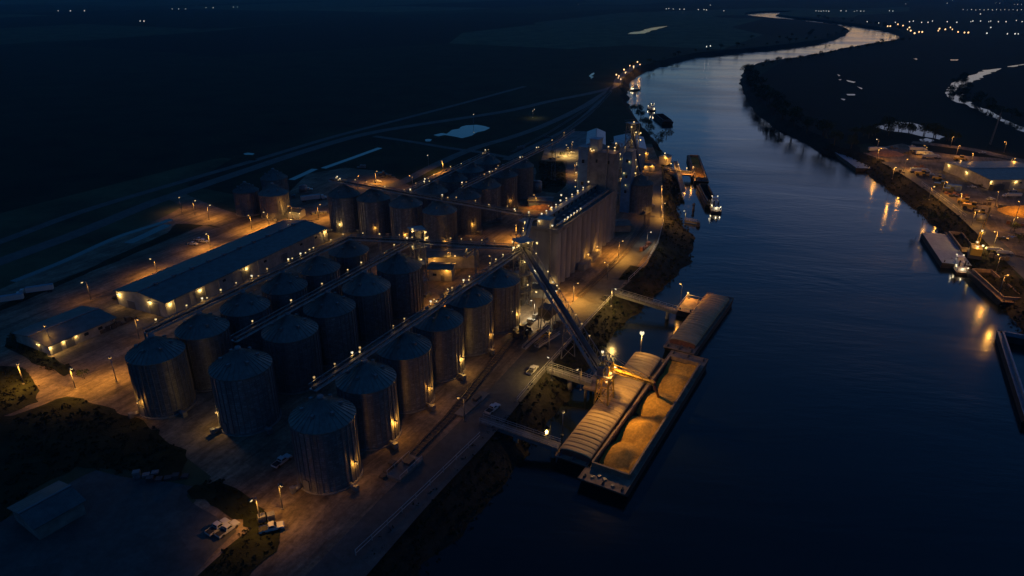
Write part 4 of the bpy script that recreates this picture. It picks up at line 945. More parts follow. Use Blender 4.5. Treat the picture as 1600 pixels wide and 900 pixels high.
right = Vector((BD.y, -BD.x, 0))
def loc_bd(p, c):
    d = Vector((p[0], p[1], 0)) - c; return d.dot(BD), d.dot(Vector((-BD.y, BD.x, 0)))
c2 = Vector((13.4, 113.2, 0)) + BD * 30.8 + right * 5.1
fl = []
_hx, _hy = loc_bd(G(1018, 578, -2.5), c2)
def graded(x, y, z):
    b = 1.2 - .5 * max(0, y + 1.0) + .25 * sin(x * .45)
    b = max(b, 1.9 - .35 * max(0, 21 - x)) if x > 12 else b
    b -= 3.2 * math.exp(-((x - _hx) ** 2 + (y - _hy) ** 2 * 1.0) / 26.0)
    return max(z if z > 0 else -9, b, -.58)
def gp(u, v, h_, sl): x, y = loc_bd(G(u, v, -2.5), c2); fl.append((x, y, h_, sl))
# peaks of the grain heaps seen in the hold (height above the water)
for u, v, hh, sl in ((1034,622,3.1,.44),(1008,664,3.4,.46),(978,706,3.5,.48),(1002,722,2.9,.5),(1062,590,2.6,.36),(1082,566,2.4,.32),(1098,556,2.3,.3)): gp(u, v, hh, sl)
b2o = hopper_barge(c2, BAZ, 61.6, 10.2, 'open barge being filled with heaps of yellow grain', fill=fl, endd=5.0)
c1a = Vector((8.9, 120.5, 0)); c1b = Vector((33.6, 165.6, 0)); d1 = (c1b - c1a); L1 = d1.length; d1.normalize(); r1 = Vector((d1.y, -d1.x, 0))
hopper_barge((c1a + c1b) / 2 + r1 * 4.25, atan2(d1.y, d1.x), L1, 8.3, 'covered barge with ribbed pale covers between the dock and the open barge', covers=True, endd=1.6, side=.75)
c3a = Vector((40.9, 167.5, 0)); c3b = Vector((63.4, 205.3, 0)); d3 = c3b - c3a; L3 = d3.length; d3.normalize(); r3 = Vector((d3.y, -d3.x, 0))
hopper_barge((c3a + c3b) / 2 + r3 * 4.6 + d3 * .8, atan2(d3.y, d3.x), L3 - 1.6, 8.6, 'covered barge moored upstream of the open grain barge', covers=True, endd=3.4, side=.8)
def deck_barge(p, rz, L_, W_, label, stuff=True, group=None, deckz=DECK, m_='deck', rails=True):
    o = thing('deck_barge', label, 'barge', (p[0], p[1], WATER), rz, group); dz = deckz - WATER; h = W_ / 2
    m = MB(); hull(m, L_, W_, -1, dz, .6); m.build('hull', 'hull', o)
    MB().box((0, 0, dz + .03), (L_ - .04, W_ - .04, .06)).build('deck', m_, o)
    if rails:
        m = MB()
        for s in (-1, 1):
            m.bar((-L_ / 2, s * (h - .1), dz + 1), (L_ / 2, s * (h - .1), dz + 1), .07); m.bar((s * (L_ / 2 - .1), -h, dz + 1), (s * (L_ / 2 - .1), h, dz + 1), .07)
            for i in range(int(L_ / 2) + 1): m.bar((-L_ / 2 + i * 2, s * (h - .1), dz), (-L_ / 2 + i * 2, s * (h - .1), dz + 1), .07)
        m.build('railing', 'line', o)
    m = MB()
    for sx in (-1, 1):
        for sy in (-1, 1): m.cyl((sx * (L_ / 2 - 1), sy * (h - 1), dz), (sx * (L_ / 2 - 1), sy * (h - 1), dz + .8), .2, None, 8)
    m.build('bollard', 'darksteel', o); return o
dbc = (G(1056, 486, -3) + G(1082, 494, -3) + G(1100, 467, -3) + G(1072, 462, -3)) / 4
dbo = deck_barge(dbc, BAZ, 11, 5.2, 'small rusty deck barge at the end of the upstream walkway')
part_lamp(dbo, (4.2, 2.0, 4.2), 'y', .3, 230, SOD); MB().bar((4.2, 2.0, 2), (4.2, 2.0, 4), .1).build('lamp_post', 'steel', dbo)
# loading spout platform lamp light on the open barge comes from the loader; dock cells
def walkway(a, b, label, wd=1.8, piers=(), name='walkway'):
    a = Vector(a); b = Vector(b); o = thing(name, label, 'walkway', a, 0, None); d = b - a; L_ = d.length; s = Vector((0, 0, 1)).cross(d.normalized())
    MB().bar((0, 0, 0), d, wd, .16).build('deck', 'concrete_slab', o); m = MB()
    for k in (-1, 1):
        for zz in (.55, 1.1): m.bar(s * k * wd / 2 + Vector((0, 0, zz)), d + s * k * wd / 2 + Vector((0, 0, zz)), .07)
        for i in range(int(L_ / 2) + 1): q = d * (i * 2 / L_) + s * k * wd / 2; m.bar(q, q + Vector((0, 0, 1.1)), .07)
    m.build('railing', 'line', o); m = MB()
    for k in (-1, 1): m.bar(s * k * wd / 2 - Vector((0, 0, .45)), d + s * k * wd / 2 - Vector((0, 0, .45)), .18, .7)
    m.build('girder', 'steel', o)
    for t in piers:
        q = d * t; MB().cyl((q.x, q.y, WATER - a.z - 1), (q.x, q.y, q.z - .7), .6, None, 12).build('pier', 'concdark', o)
    return o
walkway(G(962, 457, .6), G(1058, 486, -1.9), 'walkway from the bank to the small deck barge', 1.9, (.86,))
walkway(G(857, 575, .5), G(925, 597, -1.2), 'walkway from the bank to the loader platform', 2.4, (.5,))
walkway(G(752, 655, .6), G(874, 697, -1.9), 'long dark walkway to the downstream end of the covered barge', 2.2, (.45, .93))
# loader platform on piles
pl = G(938, 603, -2); o = thing('loader_dock', 'lit piled platform under the barge loader', 'dock', (pl.x, pl.y, WATER), BAZ)
MB().box((2.5, .8, 3.0), (11, 5.2, .5)).build('deck', 'deck', o)
for x in (-2.5, 1, 4.5, 7.5):
    for y in (-1.4, 2.8): MB().cyl((x, y, -1.5), (x, y, 2.75), .35, None, 10).build('pile', 'wood', o)
plc = Vector((pl.x, pl.y, 0))
# barge loader: inclined gallery from the transfer tower, A-frame tower, boom, spout
pv = G(943, 583, 6.5)
gallery(Vector((pT2.x + .5, pT2.y - 1.5, 19.0)), (pv.x, pv.y, 6.5), 'long inclined loading conveyor running down to the dock', [830, 848, 862, 865, 880, 891, 900, 912], wd=3.0, ht=2.3, supports=(.34, .62), lamp_off=1.4, power=1.0, name='loading_conveyor', lampr=.25)
tp = Vector((pv.x + .6, pv.y + .6, 0)); o = thing('barge_loader', 'yellow-lit barge loader tower with swinging boom over the open barge', 'barge loader', (tp.x, tp.y, -1.75), BAZ)
m = MB()
for sx in (-1, 1):
    for sy in (-1, 1): m.bar((sx * 2.0, sy * 1.7, 0), (sx * 1.2, sy * 1.2, 10.5), .3)
for i in range(4):
    z0, z1 = i * 2.6, i * 2.6 + 2.6; k0, k1 = 2 - .8 * z0 / 10.5, 2 - .8 * z1 / 10.5; j0, j1 = 1.7 - .5 * z0 / 10.5, 1.7 - .5 * z1 / 10.5
    for s in (-1, 1):
        m.bar((-k0, s * j0, z0), (k1, s * j1, z1), .14); m.bar((s * k0, -j0, z0), (s * k1, j1, z1), .14); m.bar((-k1, s * j1, z1), (k1, s * j1, z1), .16); m.bar((s * k1, -j1, z1), (s * k1, j1, z1), .16)
m.build('tower_frame', 'vyellow', o)
MB().box((0, 0, 8.0), (4.4, 4.2, .14)).build('platform', 'line', o)
m = MB(); m.box((-1.2, .6, 9.1), (1.7, 1.6, 2.0)); cb = m.build('operator_cab', 'steel', o); MB().box((-1.2, -.24, 9.4), (1.4, .08, .9)).build('window', 'glass', cb)
m = MB(); m.cyl((1.3, 1.3, 8.2), (1.3, 1.3, 11.6), .55, .4, 10); m.build('hopper', 'steel', o)
tip = G(1021, 600, 4.6); ox, oy = loc_bd(tip, tp); tipl = Vector((ox, oy, 4.6 + 1.75)); st = Vector((.4, -1.0, 8.8))
m = MB(); dd = tipl - st; s_ = Vector((0, 0, 1)).cross(dd.normalized()).normalized()
for s in (-1, 1):
    for zz in (0, 1.3):
        m.bar(st + s_ * s * .7 + Vector((0, 0, zz)), tipl + s_ * s * .7 + Vector((0, 0, zz)), .14)
    for i in range(10):
        q0 = st + dd * (i / 10); q1 = st + dd * ((i + 1) / 10); m.bar(q0 + s_ * s * .7 + Vector((0, 0, 1.3 * (i % 2))), q1 + s_ * s * .7 + Vector((0, 0, 1.3 * ((i + 1) % 2))), .1)
m.bar(st + Vector((0, 0, .3)), tipl + Vector((0, 0, .3)), .9, .4)
bm_ = m.build('boom', 'vyellow', o)
m = MB(); mast = Vector((0, -.4, 13.4)); m.bar((-1.1, -1.1, 10.4), mast, .16); m.bar((1.1, -1.1, 10.4), mast, .16); m.bar((0, 1.2, 10.4), mast, .16)
m.bar(mast, st + dd * .55 + Vector((0, 0, 1.3)), .08); m.bar(mast, st + dd * .95 + Vector((0, 0, 1.3)), .08); m.bar(mast, (-3, 3, 8), .08); m.build('boom_stay', 'steel', o)
se = G(1029, 620, -2.2); ex, ey = loc_bd(se, tp); m = MB(); m.cyl(tipl + Vector((0, 0, .4)), (ex, ey, -2.2 + 1.75), .42, .34, 12); m.cyl((ex, ey, -2.2 + 1.75), (ex + .3, ey - .3, -2.7 + 1.75), .34, .5, 12); m.build('spout', 'redrust', bm_)
part_lamp(o, (1.8, 1.8, 12.2), 'w', .35, 12, YEL); part_lamp(o, (-1.6, -1.8, 9.2), 'y', .28, 12, SOD); part_lamp(o, (2.2, -1.4, 8.6), 'w', .32, 20, YEL); part_lamp(o, (1, 0, 5), 'y', .25, 14, SOD)
lamp_light(o, (1.4, -1.6, 11.4), 1050, (1, .52, .11), .4, 110, (8, -11, -1)); lamp_light(o, (-1.2, -1.6, 11.4), 1000, (1, .52, .11), .4, 120, (-16, -9, -1))
lamp_light(o, tipl + Vector((0, 0, .2)), 35, SOD, .3)

part_lamp(bpy.data.objects[[o_.name for o_ in bpy.data.objects if str(o_.get('label', '')).startswith('tall glowing lamp mast')][0]], (.05, 0, 7.5), 'w', .62, 0)
# upstream loading dock and its barges
def towboat(p, rz, s, label, kindlamps=True, z=WATER, lampp=5):
    o = thing('towboat', label, 'towboat', (p[0], p[1], z), rz)
    def S(*a): return tuple(x * s for x in a)
    m = MB(); m.prism([(x * s, y * s) for x, y in [(-10, -3.6), (8, -3.6), (10, -2.6), (10, 2.6), (8, 3.6), (-10, 3.6)]], -1.0, 1.5 * s); m.build('hull', 'hull', o)
    m = MB(); m.prism([(x * s, y * s) for x, y in [(-10, -3.65), (8, -3.65), (10.1, -2.6), (10.1, 2.6), (8, 3.65), (-10, 3.65)]], 1.5 * s, 1.65 * s); m.build('deck', 'deck', o)
    m = MB(); m.box(S(-1.5, 0, 2.9), S(13, 5.4, 2.5)); dh = m.build('deckhouse', 'wpaint', o)
    m = MB(); m.box(S(0, 0, 5.2), S(8, 4.4, 2.1)); m.build('upper_cabin', 'wpaint', o)
    m = MB(); m.box(S(1.6, 0, 7.4), S(3.4, 3.4, 2.2)); m.box(S(1.6, 0, 8.6), S(4.2, 4.2, .2)); ph = m.build('pilothouse', 'wpaint', o)
    m = MB(); m.box(S(3.32, 0, 7.8), S(.08, 3.0, 1.0)); m.box(S(1.6, 1.72, 7.8), S(3.0, .08, 1.0)); m.box(S(1.6, -1.72, 7.8), S(3.0, .08, 1.0)); m.build('window', 'glass', ph)
    m = MB()
    for i in range(5):
        for y in (-2.73, 2.73): m.box(S(-6 + i * 2.3, y, 3.2), S(1, .06, .8))
    m.build('porthole', 'litwin', dh)
    for y in (-1.6, 1.6): MB().cyl(S(-5, y, 4), S(-5, y, 8), .5 * s, .45 * s, 10).build('funnel', 'darksteel', o)
    for y in (-2.2, 2.2): MB().box(S(10.3, y, 2.4), S(.7, .9, 3.2)).build('push_knee', 'hull', o)
    m = MB()
    for y in (-3.5, 3.5): m.bar(S(-10, y, 2.6), S(8, y, 2.6), .07 * s)
    for y in (-2.6, 2.6): m.bar(S(-8, y, 5.2), S(5, y, 5.2), .07 * s)
    m.bar(S(1.6, 0, 8.6), S(1.6, 0, 11.5), .12 * s); m.build('railing', 'line', o)
    for x, y, zz in ((3.5, 2, 9.0), (3.5, -2, 9.0), (-4, 2.9, 4.6), (-8, -2.9, 4.4), (-9, 0, 4.2), (6, 2.6, 3.2)): part_lamp(o, S(x, y, zz), 'w', .28, lampp, WHT)
    return o
# platform + barges
pf = thing('loading_platform', 'orange-lit loading platform at the upstream dock', 'dock', G(1064, 270, -2), radians(70))
MB().box((0, 0, 0), (9, 13, .5)).build('deck', 'deck', pf)
for x in (-4, 0, 4):
    for y in (-6, 0, 6): MB().cyl((x, y, -5), (x, y, -.25), .35, None, 8).build('pile', 'wood', pf)
m = MB(); m.bar((-1, -6.4, 1.2), (-1, 6.4, 1.2), .6, .8); m.build('pipe_rack', 'darksteel', pf)
for x, y, pw in ((3, 2, 260), (-3, -3, 240), (3.5, 6, 160), (0, -6, 220)):
    part_lamp(pf, (x, y, 3.6), 'y', .3, pw, SOD); MB().bar((x, y, .2), (x, y, 3.4), .1).build('lamp_post', 'steel', pf)
ba, bb = G(1073, 243, -3), G(1085, 283, -3); dv = (ba - bb).normalized(); rr_ = Vector((dv.y, -dv.x, 0)); Lb = (ba - bb).length
hopper_barge((ba + bb) / 2 + rr_ * 3.6, atan2(dv.y, dv.x), Lb, 7.2, 'rusty orange-lit barge alongside the upstream loading platform', covers=False, fill=[(0, 0, 2.2, .3), (-10, 0, 2.0, .3), (10, 0, 1.8, .3)], endd=3)
ba, bb = G(1088, 289, -3), G(1103, 320, -3); dv = (ba - bb).normalized(); rr_ = Vector((dv.y, -dv.x, 0)); Lb = (ba - bb).length
hopper_barge((ba + bb) / 2 + rr_ * 3.0, atan2(dv.y, dv.x), Lb, 6.0, 'dark empty barge ahead of the moored towboat', endd=2, dmat='hull')
tb = G(1116, 327, WATER); towboat(tb, atan2(dv.y, dv.x), .62, 'towboat with lit windows moored behind the dark empty barge')
walkway(G(1038, 262, .3), G(1060, 268, -1.2), 'short walkway to the upstream loading platform', 1.6)
walkway(G(1055, 252, -1), G(1068, 300, -2), 'pale steel gangway beside the upstream loading platform', 2.0, (.5,))
def dolphin(p, label, n=3):
    o = thing('mooring_dolphin', label, 'mooring piles', (p[0], p[1], WATER))
    for i in range(n): MB().cyl((cos(i * 2.1) * .6, sin(i * 2.1) * .6, -1.5), (0.1 * i, 0, 3.4), .28, None, 8).build('pile', 'wood', o)
    MB().cyl((0, 0, 2.2), (0, 0, 2.9), .7, .7, 10).build('collar', 'darksteel', o); return o
dolphin(G(1084, 322, -3), 'mooring piles between the bank and the towboat'); dolphin(G(1062, 305, -3), 'mooring piles below the pale gangway')
def skiff(p, rz, L_, label):
    o = thing('skiff', label, 'boat', (p[0], p[1], WATER), rz)
    P = [(-L_ / 2, -.8), (L_ * .25, -.85), (L_ / 2, 0), (L_ * .25, .85), (-L_ / 2, .8)]
    MB().prism(P, -.2, .55).build('hull', 'hull', o); MB().box((-L_ * .1, 0, 1.1), (L_ * .3, 1.1, 1.1)).build('cabin', 'darksteel', o); MB().box((-L_ / 2 - .1, 0, .6), (.4, .5, .9)).build('outboard', 'darksteel', o); return o
skiff(G(1091, 352, WATER), radians(75), 5.5, 'small dark workboat moored near the towboat stern')
walkway(G(1070, 344, -4), G(1092, 348, -4), 'thin mooring boom from the bank to the small workboat', .5)
# upstream tows
tv = (G(1047, 195, -3) - G(1022, 176, -3)).normalized()
tw1 = G(1018, 172, WATER); towboat(tw1, atan2(tv.y, tv.x), .62, 'lit towboat pushing a dark barge on the upper river', lampp=8)
hopper_barge((G(1022, 178, -3) + G(1043, 193, -3)) / 2 + Vector((2, 1, 0)), atan2(tv.y, tv.x), 30, 8, 'dark barge ahead of the lit towboat on the upper river', endd=2, dmat='hull')
tw2 = G(992, 141, WATER); towboat(tw2, radians(40), .6, 'small lit towboat near the upstream dock', lampp=8)
skiff(G(983, 139, WATER), radians(20), 9, 'dark workboat left of the small lit towboat')
# right bank barges
def quad_barge(pts_, label, cov=None, **k):
    a, b, c, d = [G(u, v, DECK) for u, v in pts_]    # near-left, far-left, far-right, near-right
    dv = ((b - a) + (c - d)); L_ = dv.length / 2; dv.normalize(); W_ = ((d - a).length + (c - b).length) / 2; cc = (a + b + c + d) / 4
    return cc, atan2(dv.y, dv.x), L_, W_
cc, az, L_, W_ = quad_barge([(1340, 264), (1299, 233), (1320, 235), (1362, 262)], '')
deck_barge(cc, az, L_, min(W_, 9), 'blue-grey deck barge at the upstream end of the wharf', m_='bluesheet', rails=False)
cc, az, L_, W_ = quad_barge([(1478, 418), (1445, 365), (1476, 364), (1512, 408)], '')
deck_barge(cc, az, L_, 9.5, 'long empty deck barge moored outside at the crane berth', m_='bluesheet', rails=False)
towboat(G(1497, 421, WATER), az, .55, 'towboat moored at the end of the long deck barge', lampp=4)
cc, az, L_, W_ = quad_barge([(1504, 398), (1480, 364), (1500, 364), (1524, 392)], '')
hopper_barge(cc, az, L_, 6.6, 'rusty open barge inside the long deck barge', endd=2)
cc, az, L_, W_ = quad_barge([(1575, 478), (1520, 424), (1538, 420), (1600, 470)], '')
hopper_barge(cc, az, L_, 8, 'dark rusty barge downstream of the crane', endd=2)
cc, az, L_, W_ = quad_barge([(1560, 420), (1535, 392), (1548, 390), (1580, 415)], '')
hopper_barge(cc, az, L_, 6.5, 'dark barge between the crane and the wharf', endd=2, dmat='hull')
cc, az, L_, W_ = quad_barge([(1612, 668), (1566, 520), (1610, 522), (1670, 660)], '')
hopper_barge(cc, az, L_, 9.6, 'empty barge cut by the right edge of the picture', endd=3, dmat='bluesheet')
# crane
pc = G(1522, 400, -3); o = thing('crane', 'floodlit crane with a lattice boom at the wharf', 'crane', (pc.x, pc.y, -3), radians(60))
MB().box((0, 0, .6), (7, 4.4, 1.2)).build('crawler_base', 'darksteel', o); m = MB(); m.box((-1, 0, 2.6), (5, 3.4, 2.6)); m.build('machine_house', 'vyellow', o)
m = MB(); m.box((1.8, 1.2, 2.8), (1.6, 1.3, 2.2)); cbn = m.build('cab', 'vyellow', o); MB().box((2.62, 1.2, 3.1), (.06, 1.0, 1.2)).build('window', 'glass', cbn)
m = MB(); a = Vector((1.5, 0, 2.0)); b = Vector((5.5, -1.2, 17.5)); dd = b - a; s_ = Vector((0, 1, 0)); f_ = dd.cross(s_).normalized()
for s in (-1, 1):
    for t in (-1, 1): m.bar(a + s_ * s * .5 + f_ * t * .5, b + s_ * s * .2 + f_ * t * .2, .13)
for i in range(12):
    q0 = a + dd * (i / 12); q1 = a + dd * ((i + 1) / 12); k = .5 - .3 * i / 12
    for s in (-1, 1): m.bar(q0 + s_ * s * k + f_ * k, q1 + s_ * s * k - f_ * k, .08); m.bar(q0 - s_ * k + f_ * s * k, q1 + s_ * k + f_ * s * k, .08)
m.build('boom', 'vyellow', o); m = MB(); m.bar((-2.5, 0, 4), (-1.5, 0, 8.5), .15); m.bar((-1.5, 0, 8.5), b, .05); m.bar(b, b + Vector((.2, 0, -9)), .05); m.build('hoist_cable', 'darksteel', o)
m = MB(); m.box(b + Vector((.2, 0, -9.8)), (1.2, 1.4, 1.3)); m.build('clamshell_bucket', 'darksteel', o)
for x, y, z_, pw in ((0, -1.8, 4.4, 70), (2.8, 0, 4.6, 110), (-3, 0, 4.6, 60), (3.2, -.6, 9, 30)): part_lamp(o, (x, y, z_), 'w', .42, pw, YEL)

# ------------------------------------------------------------------ vehicles
def pickup_proto(m_, name='pickup_truck', cat='pickup truck'):
    o = thing(name, 'x', cat)
    P = [(-2.7, .45), (-2.7, 1.0), (-.75, 1.05), (-.75, 1.08), (1.0, 1.08), (2.5, 1.0), (2.75, .8), (2.75, .45)]
    m = MB(); n = len(P); V = [(x, -.95, z) for x, z in P] + [(x, .95, z) for x, z in P]
    m.add(V, [tuple(range(n)), tuple(range(2 * n - 1, n - 1, -1))] + [(i, n + i, n + (i + 1) % n, (i + 1) % n) for i in range(n) if i != 1]); bd = m.build('body', m_, o)
    m = MB(); m.box((-1.72, 0, .85), (1.8, 1.7, .04)); m.build('cargo_bed', 'tyre', o)
    m = MB(); c = [(-.75, 1.06), (-.6, 1.72), (.55, 1.72), (1.15, 1.06)]; V = [(x, -.9 + .12 * (z > 1.5), z) for x, z in c] + [(x, .9 - .12 * (z > 1.5), z) for x, z in c]
    m.add(V, [(0, 1, 2, 3)[::-1], (4, 5, 6, 7), (1, 5, 6, 2)[::-1], (0, 4, 5, 1), (3, 2, 6, 7)]); m.build('cab', m_, o)
    m = MB(); m.add([(.62, -.7, 1.66), (.62, .7, 1.66), (1.14, .8, 1.14), (1.14, -.8, 1.14)], [(0, 1, 2, 3)]); m.add([(-.73, -.7, 1.2), (-.73, .7, 1.2), (-.63, .62, 1.62), (-.63, -.62, 1.62)], [(0, 1, 2, 3)])
    for s in (-1, 1): m.add([(-.5, s * .9, 1.2), (.85, s * .9, 1.2), (.48, s * .82, 1.62), (-.45, s * .82, 1.62)], [(0, 1, 2, 3)])
    m.build('window', 'glass', o)
    for x in (-1.75, 1.7):
        for s in (-1, 1): MB().cyl((x, s * .75, .4), (x, s * .99, .4), .4, None, 14).build('wheel', 'tyre', o)
    for s in (-1, 1): MB().box((2.76, s * .7, .78), (.05, .3, .16)).build('headlight', 'cover', o)
    return o
VP = {}
def pickup(u, v, rz, label, m_='vwhite', z=0):
    if m_ not in VP: VP[m_] = pickup_proto(m_); o = VP[m_]
    else: o = copy_tree(VP[m_])
    p = G(u, v, .7 + z); o.location = (p.x, p.y, z + .02); o.rotation_euler = (0, 0, radians(rz)); o['label'] = label; o['group'] = 'parked pickups'; k_ = .8 if v > 500 else .7; o.scale = (k_, k_, k_); return o
pickup(301, 380, -12, 'leftmost white pickup of three behind the long warehouse'); pickup(311, 373, -10, 'middle white pickup of three behind the long warehouse'); pickup(318, 376, -14, 'rightmost white pickup of three behind the long warehouse')
pickup(340, 822, 57, 'left white pickup beside the grass island'); pickup(355, 825, 57, 'right white pickup beside the grass island')
pickup(832, 577, 63, 'white pickup on the river road by the loader walkway'); pickup(770, 637, 55, 'white pickup at the shore end of the long walkway')
pickup(947, 464, 50, 'dark pickup near the start of the upstream walkway', 'vdark'); pickup(908, 393, 55, 'white pickup at the elevator foot, nearer'); pickup(918, 385, 50, 'white pickup at the elevator foot, farther')
pickup(900, 398, 55, 'dark pickup nearest the elevator wall', 'vdark'); pickup(424, 823, 20, 'pale pickup on the grass edge near the road bend')
pickup(440, 719, 60, 'white pickup left of the nearest bin'); pickup(482, 295, 10, 'white pickup on the pad between the bin groups'); pickup(455, 345, 30, 'dark pickup beside the lit shed', 'vdark')
pickup(1454, 272, 0, 'white pickup beside the wharf machines'); pickup(1505, 265, -5, 'white pickup left of the wharf warehouse'); pickup(1519, 291, 0, 'white pickup in front of the wharf warehouse')
pickup(1583, 297, -5, 'white pickup at the warehouse front, right'); pickup(1490, 305, -30, 'dark pickup on the wharf road', 'vdark'); pickup(740, 560 + 78, 60, 'red pickup by the pad', 'vred') if False else None
pickup(186, 463, 20, 'dark pickup at the end wall of the long warehouse', 'vdark'); pickup(1535, 289, 0, 'dark pickup in front of the wharf warehouse', 'vdark')
pickup(893, 238, 20, 'white pickup under the gravel yard floodlight'); pickup(863, 247, 5, 'dark pickup on the gravel yard', 'vdark')
def semi_proto():
    o = thing('semi_truck', 'x', 'truck'); m = MB(); m.box((-3.2, 0, 2.45), (12, 2.4, 2.5)); tr = m.build('trailer', 'vwhite', o); MB().box((-3.2, 0, 3.73), (12.05, 2.45, .06)).build('trailer_roof', 'bluesheet', tr)
    m = MB(); P = [(3.6, .8), (3.6, 3.1), (5.1, 3.1), (5.6, 2.1), (6.9, 1.9), (7.1, .8)]; n = len(P); V = [(x, -1.1, z) for x, z in P] + [(x, 1.1, z) for x, z in P]
    m.add(V, [tuple(range(n)), tuple(range(2 * n - 1, n - 1, -1))] + [(i, n + i, n + (i + 1) % n, (i + 1) % n) for i in range(n)]); cb = m.build('cab', 'vwhite', o)
    MB().add([(5.16, -.9, 3.0), (5.16, .9, 3.0), (5.6, .95, 2.2), (5.6, -.95, 2.2)], [(0, 1, 2, 3)]).build('windscreen', 'glass', cb)
    MB().box((-1, 0, 1.0), (15, 1.0, .3)).build('chassis', 'darksteel', o)
    for x in (-8, -6.8, 2.2, 3.4, 6.2):
        for s in (-1, 1): MB().cyl((x, s * .8, .52), (x, s * 1.18, .52), .52, None, 14).build('wheel', 'tyre', o)
    return o
sp = semi_proto()
def semi(u, v, rz, label, first=False, sc=1.0):
    o = sp if first else copy_tree(sp); p = G(u, v, 1.5); o.location = (p.x, p.y, 0.02); o.rotation_euler = (0, 0, radians(rz)); o.scale = (sc, sc, sc); o['label'] = label; o['group'] = 'trucks'; return o
semi(50, 452, 204, 'white semi truck on the dark lot at the left edge', True, sc=.62); semi(2, 467, 204, 'semi truck cut by the left edge of the picture', sc=.62)
semi(1437, 232, -6, 'pale truck farthest up the wharf', sc=.6); semi(1447, 238, -4, 'second pale truck up the wharf', sc=.6); semi(1458, 243, -4, 'third pale truck up the wharf', sc=.6)
semi(1557, 386, -8, 'yellow-lit tanker truck by the crane', sc=.36); semi(1573, 391, -10, 'white truck right of the crane', sc=.33); semi(1580, 303, 178, 'truck in front of the wharf warehouse', sc=.5)
semi(1440, 265, -5, 'orange-lit truck near the wharf edge', sc=.6); semi(493, 308, 25, 'truck on the pad between the bin groups', sc=.7); semi(1375, 233, 0, 'orange-lit truck at the wharf end', sc=.7)
# loaders / machines
def wheel_loader(u, v, rz, label, mm='vyellow', sc=1.0):
    p = G(u, v, 1); o = thing('wheel_loader', label, 'loader', (p.x, p.y, .02), radians(rz), 'yard machines'); o.scale = (sc, sc, sc)
    MB().box((-1.4, 0, 1.5), (3.0, 1.8, 1.3)).build('engine_body', mm, o); cb = MB().box((.5, 0, 2.3), (1.4, 1.5, 1.9)).build('cab', mm, o); MB().box((.5, 0, 2.5), (1.44, 1.54, .9)).build('window', 'glass', cb)
    m = MB()
    for s in (-1, 1): m.bar((1.0, s * .6, 1.3), (3.2, s * .6, .8), .25)
    m.build('arm', mm, o); MB().add([(3.1, -1.3, 1.5), (3.1, 1.3, 1.5), (3.3, 1.3, .3), (3.3, -1.3, .3), (4.3, 1.3, .25), (4.3, -1.3, .25)], [(0, 1, 2, 3), (3, 2, 4, 5)]).build('bucket', 'darksteel', o)
    for x in (-1.9, 1.2):
        for s in (-1, 1): MB().cyl((x, s * .8, .75), (x, s * 1.3, .75), .75, None, 14).build('wheel', 'tyre', o)
    return o
wheel_loader(1440, 272, -20, 'wheel loader by the orange-lit truck'); wheel_loader(1470, 290, -30, 'dark machine on the bank road of the wharf', 'vdark'); wheel_loader(1485, 298, -35, 'machine beside the blue covered stock', 'vdark')
wheel_loader(1508, 315, -40, 'yellow machine halfway down the wharf road'); wheel_loader(1518, 325, -40, 'yellow machine nearest the crane on the wharf road', sc=1.2); wheel_loader(1500, 249, -10, 'machine at the upstream corner of the wharf warehouse')
wheel_loader(842, 528, 35, 'yellow loader under the loading conveyor'); wheel_loader(815, 520, 60, 'loader at the foot of the first bin by the river', 'vdark')
wheel_loader(1487, 262, 10, 'machine in the shade left of the wharf warehouse', 'vdark')
# hopper and intake conveyor by the loader foot
pz = G(855, 500, 2); o = thing('surge_hopper', 'dark square hopper beneath the inclined loading conveyor', 'hopper', (pz.x, pz.y, 0), BAZ)
m = MB(); m.box((0, 0, 5), (4, 4, 2.4)); m.add([(-2, -2, 3.8), (2, -2, 3.8), (2, 2, 3.8), (-2, 2, 3.8), (-.5, -.5, 2), (.5, -.5, 2), (.5, .5, 2), (-.5, .5, 2)], [(0, 4, 5, 1), (1, 5, 6, 2), (2, 6, 7, 3), (3, 7, 4, 0)]); m.build('hopper_body', 'darksteel', o)
for sx in (-1.8, 1.8):
    for sy in (-1.8, 1.8): MB().bar((sx, sy, 0), (sx, sy, 4), .22).build('leg', 'steel', o)
gallery(G(818, 543, 1.2), G(858, 508, 4.5), 'low feed conveyor rising to the dark hopper', [], wd=1.2, ht=.8, supports=(.6,), group='low feed conveyors', name='feed_conveyor')
gallery(G(838, 540, 2), G(872, 518, 2.6), 'low dark conveyor beside the river road', [], wd=1.4, ht=.9, supports=(.5,), group='low feed conveyors', name='feed_conveyor')
gallery(G(726, 400, 6), G(762, 372, 9) , 'inclined dark conveyor over the receiving shed', [(732, 0)], wd=1.6, ht=1.2, supports=(.5,), group='low feed conveyors', name='feed_conveyor', power=6)
gallery(G(735, 385 + 60, 2.5), G(842, 372, 2.5), 'low conveyor gallery along the yard behind the bins', [], wd=1.3, ht=.9, supports=(.2, .5, .8), group='low feed conveyors', name='feed_conveyor')
